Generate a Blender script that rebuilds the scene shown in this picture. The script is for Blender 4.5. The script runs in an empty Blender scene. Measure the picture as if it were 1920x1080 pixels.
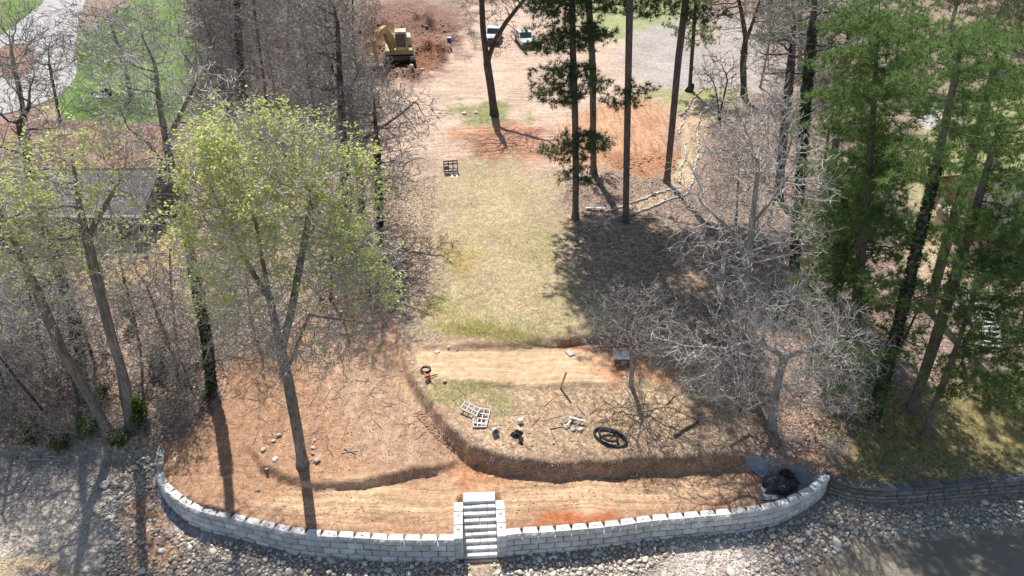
import bpy, math, random
import numpy as np
from mathutils import Vector, Matrix

# ------------------------------------------------------------------ camera, sky, sun, exposure
SC = bpy.context.scene
COL = SC.collection
F_PX, PITCH, CAM_H = 1321.0, math.radians(33.0), 31.0
cam_d = bpy.data.cameras.new('camera'); cam = bpy.data.objects.new('camera', cam_d); COL.objects.link(cam)
cam.location = (0, 0, CAM_H); cam.rotation_euler = (math.radians(90) - PITCH, 0, 0)
cam_d.sensor_width = 36.0; cam_d.lens = 36.0 * F_PX / 1920.0
cam_d.clip_start = 0.5; cam_d.clip_end = 3000
SC.camera = cam
SUN_EL, SUN_AZ = math.radians(58), math.radians(16)      # azimuth: shadows run towards the lake, a little to the right
world = bpy.data.worlds.new('World'); SC.world = world; world.use_nodes = True
wn = world.node_tree.nodes; wl = world.node_tree.links
sky = wn.new('ShaderNodeTexSky'); sky.sky_type = 'NISHITA'; sky.sun_disc = False
sky.sun_elevation = SUN_EL; sky.sun_rotation = -SUN_AZ
bg = wn['Background']; bg.inputs[1].default_value = 0.10
wl.new(sky.outputs[0], bg.inputs[0])
sl = bpy.data.lights.new('sun', 'SUN'); sl.energy = 5.0; sl.angle = math.radians(0.55); sl.color = (1.0, 0.955, 0.89)
sun = bpy.data.objects.new('sun', sl); COL.objects.link(sun); sun.location = (-20, 120, 110)
ld = Vector((math.sin(SUN_AZ) * math.cos(SUN_EL), -math.cos(SUN_AZ) * math.cos(SUN_EL), -math.sin(SUN_EL)))
sun.rotation_euler = ld.to_track_quat('-Z', 'Y').to_euler()
SC.view_settings.view_transform = 'Standard'; SC.view_settings.look = 'None'
SC.view_settings.exposure = 0.38; SC.view_settings.gamma = 1.0
SC.render.engine = 'CYCLES'
SC.cycles.max_bounces = 6; SC.cycles.diffuse_bounces = 3; SC.cycles.transparent_max_bounces = 6
RNG = np.random.default_rng(11); random.seed(5)

# ------------------------------------------------------------------ pixels of the photograph -> directions -> points on the place
CT, ST = math.cos(PITCH), math.sin(PITCH)
def ray(px, py):
    u = (px - 960) / F_PX; v = (py - 540) / F_PX
    return np.array([u, CT - v * ST, -(ST + v * CT)])
def W(px, py, z):                    # point of that pixel at height z
    d = ray(px, py); t = (z - CAM_H) / d[2]
    return np.array([d[0] * t, d[1] * t, z])
def AT(px, py, y):                   # point of that pixel at world depth y
    d = ray(px, py); t = y / d[1]
    return np.array([d[0] * t, y, CAM_H + d[2] * t])

# ------------------------------------------------------------------ noise
def _hash(ix, iy, seed):
    h = (ix.astype(np.int64) * 374761393 + iy.astype(np.int64) * 668265263 + seed * 974634777) & 0xffffffff
    h = ((h ^ (h >> 13)) * 1274126177) & 0xffffffff
    return ((h ^ (h >> 16)) & 0xffff) / 65535.0
def vnoise(x, y, seed=0):
    x = np.asarray(x, float); y = np.asarray(y, float)
    ix = np.floor(x); iy = np.floor(y); fx = x - ix; fy = y - iy
    fx = fx * fx * (3 - 2 * fx); fy = fy * fy * (3 - 2 * fy)
    a = _hash(ix, iy, seed); b = _hash(ix + 1, iy, seed); c = _hash(ix, iy + 1, seed); d = _hash(ix + 1, iy + 1, seed)
    return (a * (1 - fx) + b * fx) * (1 - fy) + (c * (1 - fx) + d * fx) * fy - 0.5
def fbm(x, y, seed=0, oct=4, rough=.55):
    s = 0; a = 1.0
    for k in range(oct):
        s = s + a * vnoise(x * 2 ** k, y * 2 ** k, seed + k * 17); a *= rough
    return s
def sstep(a, b, x):
    t = np.clip((x - a) / (b - a), 0, 1); return t * t * (3 - 2 * t)
def sdpoly(P, poly):                 # signed distance, negative inside
    P = np.asarray(P, float); poly = np.asarray(poly, float)
    d = np.full(len(P), 1e9); ins = np.zeros(len(P), bool)
    n = len(poly)
    for i in range(n):
        a = poly[i]; b = poly[(i + 1) % n]; e = b - a
        w = P - a; t = np.clip((w @ e) / max(e @ e, 1e-9), 0, 1)
        q = w - t[:, None] * e; d = np.minimum(d, np.einsum('ij,ij->i', q, q))
        c = ((a[1] <= P[:, 1]) != (b[1] <= P[:, 1]))
        if abs(e[1]) > 1e-9:
            ins ^= c & (P[:, 0] < a[0] + (P[:, 1] - a[1]) * e[0] / e[1])
    d = np.sqrt(d); return np.where(ins, -d, d)

class RBF:
    def __init__(s, pts):
        pts = np.asarray(pts, float); s.c = pts[:, :2]; z = pts[:, 2]; n = len(z)
        A = np.zeros((n + 3, n + 3)); A[:n, :n] = -np.linalg.norm(s.c[:, None] - s.c[None], axis=2)
        A[:n, n] = 1; A[:n, n + 1:] = s.c; A[n:, :n] = A[:n, n:].T
        A[:n, :n] -= np.eye(n) * .6
        s.w = np.linalg.solve(A, np.concatenate([z, np.zeros(3)])); s.n = n
    def __call__(s, x, y):
        r = np.zeros(len(x)); n = s.n
        for i in range(n):
            r -= s.w[i] * np.hypot(x - s.c[i, 0], y - s.c[i, 1])
        return r + s.w[n] + s.w[n + 1] * x + s.w[n + 2] * y
def CP(lst): return [W(a, b, z) for a, b, z in lst]

# ------------------------------------------------------------------ the lie of the land
WALL_TOP = 1.5
WL_PX = [(297, 833), (291, 852), (290, 873), (293, 900), (307, 920), (337, 944), (370, 960), (400, 967), (455, 980), (540, 1000), (600, 1007), (663, 1010), (727, 1014), (788, 1015), (852, 1014)]
WR_PX = [(948, 1005), (975, 1002), (1040, 998), (1103, 993), (1160, 987), (1223, 978), (1283, 973), (1343, 968), (1406, 962), (1437, 957), (1464, 951), (1491, 940), (1515, 929), (1537, 915), (1552, 902), (1557, 892)]
OW_PX = [(1558, 899), (1580, 907), (1607, 914), (1640, 918), (1667, 919), (1723, 917), (1765, 913), (1807, 909), (1860, 904), (1920, 899), (2010, 892), (2100, 886)]
WL = np.array([W(a, b, WALL_TOP)[:2] for a, b in WL_PX]); WR = np.array([W(a, b, WALL_TOP)[:2] for a, b in WR_PX])
OW_TOP = 1.35
OW = np.array([W(a, b, OW_TOP)[:2] for a, b in OW_PX])
def offset_poly(P, d):               # to the left of the walking direction
    t = np.gradient(P, axis=0); t /= np.linalg.norm(t, axis=1)[:, None]
    return P + np.stack([-t[:, 1], t[:, 0]], 1) * d

hU = RBF(CP([(0, 800, 1.3), (130, 815, 1.3), (280, 800, 1.6), (300, 700, 2.4), (100, 700, 2.2), (0, 650, 2.6), (200, 600, 3.0), (60, 500, 3.5), (255, 500, 3.6),
    (400, 600, 3.2), (450, 500, 3.7), (600, 600, 3.4), (700, 500, 4.0), (760, 620, 3.7), (780, 730, 3.3), (830, 790, 3.0), (900, 845, 2.65), (1000, 858, 2.55), (1100, 856, 2.5),
    (1300, 846, 2.5), (1450, 846, 2.3), (1540, 870, 1.7), (900, 780, 3.0), (1100, 780, 3.0), (1300, 780, 3.0), (800, 700, 3.5), (950, 705, 3.5), (1100, 705, 3.5), (1250, 700, 3.5),
    (950, 640, 4.0), (1050, 636, 4.1), (1150, 632, 4.2), (850, 640, 3.95), (900, 600, 4.3), (1050, 600, 4.3), (1250, 600, 4.2), (900, 450, 4.6), (1100, 450, 4.5), (1300, 450, 4.3), (900, 310, 4.9), (1250, 340, 4.7),
    (1500, 500, 3.8), (1500, 650, 3.4), (1420, 740, 2.9), (1700, 600, 3.2), (1700, 760, 2.2), (1900, 750, 2.2), (1900, 860, 1.45), (1600, 880, 1.4), (1800, 880, 1.4), (1850, 480, 4.0), (1750, 350, 4.6),
    (1900, 200, 5.0), (750, 150, 5.2), (925, 80, 5.3), (1300, 150, 5.2), (1500, 50, 5.5), (1900, 0, 5.8), (960, 0, 5.6), (500, 0, 5.2), (300, 150, 4.8), (100, 100, 4.8), (0, 0, 5.0),
    (300, 250, 4.2), (0, 300, 4.0), (150, 300, 4.0)]))
hB = RBF(CP([(0, 1080, -.25), (0, 950, .05), (0, 850, .5), (200, 850, .6), (200, 1000, 0), (285, 860, .45), (290, 920, .25), (310, 980, .1), (500, 1050, -.05), (700, 1075, -.2), (870, 1040, 0),
    (950, 1035, 0), (1200, 1040, -.05), (1450, 990, .1), (1560, 930, .3), (1600, 960, .15), (1700, 960, .15), (1900, 945, .15), (1700, 1003, -.22), (1900, 990, -.22), (1620, 1022, -.3),
    (1540, 1065, -.3), (1900, 1060, -.8), (1700, 1075, -.8), (1100, 1080, -.25)]))
E_AMP = lambda x: .55 * sstep(W(430, 850, 1.7)[0], W(500, 880, 1.6)[0], x) * (1 - sstep(W(800, 870, 1.6)[0], W(890, 860, 1.6)[0], x))
_d = CP([(310, 860, 1.45), (330, 920, 1.45), (450, 955, 1.455), (600, 980, 1.455), (860, 985, 1.455), (950, 980, 1.455), (1100, 970, 1.455), (1300, 950, 1.45), (1400, 930, 1.40), (1000, 910, 1.45), (1200, 900, 1.45),
    (1350, 890, 1.45), (900, 900, 1.45), (700, 930, 1.42), (450, 920, 1.45), (1450, 890, 1.15), (1478, 908, .75), (1520, 905, 1.05), (1545, 890, 1.4)])
for p in _d: p[2] += float(E_AMP(np.array([p[0]]))[0])
hD = RBF(_d + CP([(500, 850, 1.9), (567, 868, 1.9), (620, 880, 1.9), (800, 866, 1.8), (870, 862, 1.6), (400, 850, 1.7), (350, 850, 1.65), (600, 800, 2.3), (750, 800, 2.35), (800, 800, 2.3),
    (700, 700, 3.0), (600, 700, 2.9), (760, 720, 2.75), (500, 740, 2.5), (420, 790, 2.1), (700, 600, 3.6), (650, 560, 3.65), (560, 610, 3.3), (735, 640, 3.4), (1100, 880, 1.5), (1400, 875, 1.5)]))
POLY_D = np.array([p for p in offset_poly(WL, -1.2)[1:]] + [p for p in offset_poly(WR, -1.2)[:-1]] + [W(*q)[:2] for q in [(1540, 868, 2.0), (1480, 850, 2.4), (1400, 851, 2.5), (1330, 850, 2.5), (1260, 858, 2.5), (1200, 856, 2.5), (1150, 864, 2.5), (1100, 861, 2.5),
    (1050, 868, 2.5), (1000, 862, 2.5), (960, 858, 2.55), (930, 853, 2.6), (880, 832, 2.8), (835, 795, 2.9), (800, 745, 3.2), (770, 700, 3.4), (752, 650, 3.6), (735, 600, 3.8), (700, 550, 3.9), (640, 550, 3.7), (560, 605, 3.3), (470, 690, 2.7), (400, 770, 2.2), (330, 818, 1.9), (300, 826, 1.75)]])
POLY_E = np.array([p for p in offset_poly(WL, -.6)] + [W(*q)[:2] for q in [(936, 1006, 1.5), (930, 930, 1.4), (905, 868, 1.6), (880, 858, 1.7), (830, 868, 1.8), (760, 884, 1.85), (680, 903, 1.85), (590, 907, 1.85), (530, 893, 1.85), (490, 868, 1.85), (465, 838, 1.85), (380, 830, 1.8)]])
POLY_F = np.array([W(a, b, 3.55)[:2] for a, b in [(768, 668), (800, 655), (850, 657), (900, 655), (960, 656), (1000, 652), (1060, 650), (1100, 644), (1180, 642), (1240, 660), (1250, 700), (1150, 716), (1000, 722), (880, 716), (800, 708)]])
# everything inland of the shore: left bank, the new wall, the old wall
BANK_PX = [(-700, 800, 1.0), (-200, 815, 1.0), (0, 836, 1.0), (60, 832, 1.0), (120, 838, 1.0), (180, 834, 1.0), (240, 842, 1.05), (292, 836, 1.1)]
POLY_L = np.array([(-900., 42.)] + [tuple(W(*q)[:2]) for q in BANK_PX] + [tuple(p) for p in offset_poly(WL, .30)[1:]] + [tuple(p) for p in offset_poly(WR, .30)]
                  + [tuple(p) for p in offset_poly(OW, .30)[1:]] + [(900., 20.), (900., 3000.), (-900., 3000.)])
MOUNDS = [(W(820, 100, 5.3), 3.0, 2.2, 1.5), (W(700, 95, 5.3), 3.2, 2.5, 1.3), (W(765, 142, 5.2), 2.6, 1.4, .8), (W(790, 50, 5.4), 4, 3, 1.4), (W(640, 60, 5.4), 5, 3, 1.0), (W(725, 60, 5.4), 3, 3, 1.2), (W(1180, 190, 5.1), 3.0, 1.2, .2)]
STAIR_O = (WL[-1] + WR[0]) / 2; STAIR_A = math.radians(3.5)
def stair_local(x, y):
    dx, dy = x - STAIR_O[0], y - STAIR_O[1]; c, s = math.cos(STAIR_A), math.sin(STAIR_A)
    return dx * c + dy * s, -dx * s + dy * c
def hgt(x, y):
    x = np.atleast_1d(np.asarray(x, float)); y = np.atleast_1d(np.asarray(y, float))
    cx = np.clip(x, -110, 110); cy = np.clip(y, 18, 150)
    P = np.stack([x, y], 1)
    u = hU(cx, cy)
    for c, rx, ry, a in MOUNDS:
        u = u + a * np.exp(-((x - c[0]) / rx) ** 2 - ((y - c[1]) / ry) ** 2) * (1 + 1.3 * fbm(x * .8, y * .8, 3, 5, .65))
    u = u + .10 * fbm(x * .35, y * .35, 8)
    wob = .16 * fbm(x * 1.1, y * 1.1, 21, 3)
    d = hD(cx, cy)
    dE = sdpoly(P, POLY_E)
    d = d - E_AMP(x) * np.clip((.12 - dE - wob) / .28, 0, 1)
    dF = sdpoly(P, POLY_F)
    u = u + (3.55 + .03 * fbm(x, y, 4) - u) * np.clip((.16 - dF - .5 * wob) / .22, 0, 1)
    dD = sdpoly(P, POLY_D)
    dDw = dD + wob * sstep(24.0, 26.5, y)
    cut = np.clip((.05 - dDw + .05 * fbm(x * 4, y * 4, 77, 2)) / .36, 0, 1)
    land = u + (d - u) * np.clip(cut, 0, 1)
    b = hB(cx, cy) - .05 * np.maximum(0, 19 - y)
    dL = sdpoly(P, POLY_L)
    bw = np.where(x < -20.3, .7, .10)
    m = 1 - sstep(-bw, bw, dL + np.where(x < -20.3, 1.6 * wob, 0))
    z = b + (land - b) * m
    z = z + .035 * fbm(x * 2.3, y * 2.3, 31, 3) * (dL < -.6) + .02 * fbm(x * 3, y * 3, 41, 2)
    a, q = stair_local(x, y)
    ins = (np.abs(a) < 1.12) & (q > -.35) & (q < 2.75)
    z = np.where(ins, np.minimum(z, np.clip(.5 * q - .42, -.3, 2)), z)
    return z
def hz(x, y): return float(hgt(x, y)[0])
_T = np.concatenate([np.arange(22, 60, .25), np.arange(60, 260, .6)])
def G(px, py):
    d = ray(px, py); pts = d[None] * _T[:, None]; z = pts[:, 2] + CAM_H
    h = hgt(pts[:, 0], pts[:, 1]); k = np.argmax(z < h)
    t0, t1 = _T[max(k - 1, 0)], _T[k]
    tt = np.linspace(t0, t1, 12); p = d[None] * tt[:, None]; zz = p[:, 2] + CAM_H; hh = hgt(p[:, 0], p[:, 1])
    j = max(int(np.argmax(zz < hh)), 0)
    return np.array([p[j, 0], p[j, 1], hh[j]])
def GP(lst): return np.array([G(a, b)[:2] for a, b in lst])

# ------------------------------------------------------------------ mesh helpers
def mesh_np(name, V, T=None, Q=None, smooth=False):
    me = bpy.data.meshes.new(name); V = np.asarray(V, np.float32).reshape(-1, 3)
    nt = 0 if T is None else len(T); nq = 0 if Q is None else len(Q)
    loops = []; starts = []
    if nt: loops.append(np.asarray(T, np.int32).ravel()); starts.append(np.arange(nt) * 3)
    if nq: loops.append(np.asarray(Q, np.int32).ravel()); starts.append(nt * 3 + np.arange(nq) * 4)
    L = np.concatenate(loops); S = np.concatenate(starts).astype(np.int32)
    me.vertices.add(len(V)); me.vertices.foreach_set('co', V.ravel())
    me.loops.add(len(L)); me.loops.foreach_set('vertex_index', L)
    me.polygons.add(nt + nq); me.polygons.foreach_set('loop_start', S)
    if smooth: me.polygons.foreach_set('use_smooth', np.ones(nt + nq, bool))
    me.update(calc_edges=True); return me
def put(name, me, mat=None, parent=None, loc=(0, 0, 0), rot=(0, 0, 0), scale=(1, 1, 1)):
    o = bpy.data.objects.new(name, me); COL.objects.link(o)
    if mat is not None and me is not None and not me.materials: me.materials.append(mat)
    if parent is not None: o.parent = parent
    o.location = loc; o.rotation_euler = rot; o.scale = scale
    return o
def tag(o, label=None, cat=None, group=None, kind=None):
    if label: o['label'] = label
    if cat: o['category'] = cat
    if group: o['group'] = group
    if kind: o['kind'] = kind
    return o
def thing(name, label, cat, loc=(0, 0, 0), rz=0, group=None, rot=None):
    o = bpy.data.objects.new(name, None); COL.objects.link(o); o.empty_display_size = .3
    o.location = loc; o.rotation_euler = rot if rot else (0, 0, rz)
    return tag(o, label, cat, group)
class MB:                            # collects simple solids into one mesh
    def __init__(s): s.v = []; s.f = []
    def add(s, v, f, M=None):
        n = len(s.v)
        if M is not None: v = [tuple(M @ Vector(p)) for p in v]
        s.v += [tuple(p) for p in v]; s.f += [tuple(i + n for i in q) for q in f]; return s
    def box(s, c, d, M=None, ch=0.0, rz=0, taper=(1, 1)):
        hx, hy, hz_ = d[0] / 2, d[1] / 2, d[2] / 2
        R = Matrix.Translation(c) @ Matrix.Rotation(rz, 4, 'Z')
        if M is not None: R = M @ R
        if ch <= 0:
            v = [(sx * hx * (taper[0] if sz > 0 else 1), sy * hy * (taper[1] if sz > 0 else 1), sz * hz_) for sz in (-1, 1) for sx, sy in ((-1, -1), (1, -1), (1, 1), (-1, 1))]
            f = [(3, 2, 1, 0), (4, 5, 6, 7), (0, 1, 5, 4), (1, 2, 6, 5), (2, 3, 7, 6), (3, 0, 4, 7)]
            return s.add(v, f, R)
        c_ = min(ch, hx * .45, hy * .45, hz_ * .45); rings = []
        for z, i in ((-hz_, c_), (-hz_ + c_, 0), (hz_ - c_, 0), (hz_, c_)):
            tx, ty = (taper if z > 0 else (1, 1))
            a, b = (hx - i) * tx, (hy - i) * ty; k = c_ if i == 0 else c_ * .4
            rings.append([(-a + k, -b, z), (a - k, -b, z), (a, -b + k, z), (a, b - k, z), (a - k, b, z), (-a + k, b, z), (-a, b - k, z), (-a, -b + k, z)])
        v = [p for r in rings for p in r]; f = [tuple(range(7, -1, -1)), tuple(range(24, 32))]
        for r in range(3):
            for i in range(8):
                j = (i + 1) % 8; f.append((r * 8 + i, r * 8 + j, r * 8 + 8 + j, r * 8 + 8 + i))
        return s.add(v, f, R)
    def tube(s, pts, r, n=8, M=None, cap=True, closed=False):
        pts = [Vector(p) for p in pts]; m = len(pts); rr = r if hasattr(r, '__len__') else [r] * m
        v = []; f = []; up = Vector((.13, .21, .97))
        for i, p in enumerate(pts):
            a = pts[(i - 1) % m] if (closed or i > 0) else p; b = pts[(i + 1) % m] if (closed or i < m - 1) else p
            d = (b - a).normalized(); x = d.cross(up)
            if x.length < .15: x = d.cross(Vector((1, 0, 0)))
            x.normalize(); y = d.cross(x)
            for k in range(n):
                t = 2 * math.pi * k / n; v.append(p + (x * math.cos(t) + y * math.sin(t)) * rr[i])
        for i in range(m if closed else m - 1):
            j = (i + 1) % m
            for k in range(n):
                l = (k + 1) % n; f.append((i * n + k, i * n + l, j * n + l, j * n + k))
        if cap and not closed: f += [tuple(range(n)), tuple(range((m - 1) * n + n - 1, (m - 1) * n - 1, -1))]
        return s.add(v, f, M)
    def prism(s, prof, x0, x1, M=None, axis='X'):      # profile in (y,z) swept along x
        n = len(prof)
        if axis == 'X': v = [(x0, a, b) for a, b in prof] + [(x1, a, b) for a, b in prof]
        else: v = [(a, x0, b) for a, b in prof] + [(a, x1, b) for a, b in prof]
        f = [tuple(range(n - 1, -1, -1)), tuple(range(n, 2 * n))] + [(i, (i + 1) % n, n + (i + 1) % n, n + i) for i in range(n)]
        return s.add(v, f, M)
    def lathe(s, prof, n=12, M=None):
        v = []; f = []
        for r, z in prof:
            for k in range(n): t = 2 * math.pi * k / n; v.append((r * math.cos(t), r * math.sin(t), z))
        for i in range(len(prof) - 1):
            for k in range(n):
                l = (k + 1) % n; f.append((i * n + k, i * n + l, (i + 1) * n + l, (i + 1) * n + k))
        f += [tuple(range(n - 1, -1, -1)), tuple(range((len(prof) - 1) * n, len(prof) * n))]
        return s.add(v, f, M)
    def mesh(s, name, smooth=False):
        me = bpy.data.meshes.new(name); me.from_pydata(s.v, [], s.f); me.update()
        if smooth: me.polygons.foreach_set('use_smooth', np.ones(len(me.polygons), bool))
        return me
    def build(s, name, mat, parent=None, smooth=False, **k): return put(name, s.mesh(name, smooth), mat, parent, **k)

# ------------------------------------------------------------------ materials
def new_mat(name):
    m = bpy.data.materials.new(name); m.use_nodes = True
    nt = m.node_tree; return m, nt.nodes, nt.links, nt.nodes['Principled BSDF']
def nd(N, t, **k):
    n = N.new(t)
    for a, b in k.items(): setattr(n, a, b)
    return n
def mathn(N, L, op, a, b=None, c=None, clamp=False):
    n = N.new('ShaderNodeMath'); n.operation = op; n.use_clamp = clamp
    for i, v in enumerate((a, b, c)):
        if v is None: continue
        if isinstance(v, (int, float)): n.inputs[i].default_value = v
        else: L.new(v, n.inputs[i])
    return n.outputs[0]
def mapr(N, L, v, a, b, c, d):
    n = N.new('ShaderNodeMapRange'); n.inputs[1].default_value = a; n.inputs[2].default_value = b; n.inputs[3].default_value = c; n.inputs[4].default_value = d
    L.new(v, n.inputs[0]); return n.outputs[0]
def noise(N, L, vec, scale, detail=3, rough=.55):
    n = N.new('ShaderNodeTexNoise'); n.inputs['Scale'].default_value = scale; n.inputs['Detail'].default_value = detail; n.inputs['Roughness'].default_value = rough
    if vec is not None: L.new(vec, n.inputs['Vector'])
    return n
def mixc(N, L, fac, a, b, mode='MIX'):
    n = N.new('ShaderNodeMix'); n.data_type = 'RGBA'; n.blend_type = mode; n.clamp_factor = True
    for sock, v in ((0, fac), (6, a), (7, b)):
        if isinstance(v, (int, float)): n.inputs[sock].default_value = v
        elif isinstance(v, tuple): n.inputs[sock].default_value = (*v[:3], 1)
        else: L.new(v, n.inputs[sock])
    return n.outputs[2]
def vmul(N, L, col, fac):
    n = N.new('ShaderNodeVectorMath'); n.operation = 'SCALE'; L.new(col, n.inputs[0])
    if isinstance(fac, (int, float)): n.inputs[3].default_value = fac
    else: L.new(fac, n.inputs[3])
    return n.outputs[0]
_mc = {}
def stone_mat(name, c1, c2, scale=3.0, rough=.85, bump=.3, fine=25.0, per_object=.0, spec=.25, metallic=0., bdist=.02):
    """two-tone mottled surface with grain, small relief and a little difference from piece to piece"""
    if name in _mc: return _mc[name]
    m, N, L, b = new_mat(name)
    tc = nd(N, 'ShaderNodeTexCoord'); oi = nd(N, 'ShaderNodeObjectInfo')
    off = nd(N, 'ShaderNodeVectorMath', operation='ADD'); L.new(tc.outputs['Object'], off.inputs[0])
    rv = nd(N, 'ShaderNodeVectorMath', operation='SCALE'); L.new(oi.outputs['Location'], rv.inputs[0]); rv.inputs[3].default_value = 1.37; L.new(rv.outputs[0], off.inputs[1])
    v = off.outputs[0]
    n1 = noise(N, L, v, scale, 5, .6); n2 = noise(N, L, v, fine, 3, .7)
    f = mathn(N, L, 'ADD', mathn(N, L, 'MULTIPLY', n1.outputs[0], .7), mathn(N, L, 'MULTIPLY', n2.outputs[0], .3))
    c = mixc(N, L, mapr(N, L, f, .35, .65, 0, 1), c1, c2)
    if per_object > 0:
        c = vmul(N, L, c, mapr(N, L, oi.outputs['Random'], 0, 1, 1 - per_object, 1 + per_object))
    L.new(c, b.inputs['Base Color']); b.inputs['Roughness'].default_value = rough; b.inputs['Specular IOR Level'].default_value = spec; b.inputs['Metallic'].default_value = metallic
    if bump > 0:
        bp = nd(N, 'ShaderNodeBump'); bp.inputs['Strength'].default_value = bump; bp.inputs['Distance'].default_value = bdist
        L.new(f, bp.inputs['Height']); L.new(bp.outputs[0], b.inputs['Normal'])
    _mc[name] = m; return m
def leaf_mat(name, c1, c2, trans=.45, rough=.6, scale=.8):
    if name in _mc: return _mc[name]
    m, N, L, b = new_mat(name)
    g = nd(N, 'ShaderNodeNewGeometry')
    n1 = noise(N, L, g.outputs['Position'], scale, 3, .6)
    r = mathn(N, L, 'ADD', mathn(N, L, 'MULTIPLY', g.outputs['Random Per Island'], .7), mathn(N, L, 'MULTIPLY', n1.outputs[0], .6))
    c = mixc(N, L, mapr(N, L, r, .15, 1.1, 0, 1), c1, c2)
    L.new(c, b.inputs['Base Color']); b.inputs['Roughness'].default_value = rough; b.inputs['Specular IOR Level'].default_value = .2
    tr = nd(N, 'ShaderNodeBsdfTranslucent'); L.new(c, tr.inputs[0])
    mx = nd(N, 'ShaderNodeMixShader'); mx.inputs[0].default_value = trans
    L.new(b.outputs[0], mx.inputs[1]); L.new(tr.outputs[0], mx.inputs[2]); L.new(mx.outputs[0], N['Material Output'].inputs[0])
    _mc[name] = m; return m
def bark_mat(name, c1, c2, scale=6, patch=None):
    if name in _mc: return _mc[name]
    m, N, L, b = new_mat(name)
    g = nd(N, 'ShaderNodeNewGeometry'); mp = nd(N, 'ShaderNodeMapping'); mp.inputs['Scale'].default_value = (1, 1, .22); L.new(g.outputs['Position'], mp.inputs[0])
    n1 = noise(N, L, mp.outputs[0], scale, 4, .7); n2 = noise(N, L, g.outputs['Position'], .9, 3, .6)
    c = mixc(N, L, mapr(N, L, n1.outputs[0], .35, .65, 0, 1), c1, c2)
    if patch: c = mixc(N, L, mapr(N, L, n2.outputs[0], .5, .62, 0, .85), c, patch)
    else: c = vmul(N, L, c, mapr(N, L, n2.outputs[0], .3, .7, .8, 1.2))
    L.new(c, b.inputs['Base Color']); b.inputs['Roughness'].default_value = .9; b.inputs['Specular IOR Level'].default_value = .15
    bp = nd(N, 'ShaderNodeBump'); bp.inputs['Strength'].default_value = .6; bp.inputs['Distance'].default_value = .04
    L.new(n1.outputs[0], bp.inputs['Height']); L.new(bp.outputs[0], b.inputs['Normal'])
    _mc[name] = m; return m
def plain(name, c, rough=.5, metallic=0., spec=.4): return stone_mat(name, tuple(x * .88 for x in c), tuple(min(1, x * 1.1) for x in c), 2.5, rough, .08, 18, 0, spec, metallic)

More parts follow.
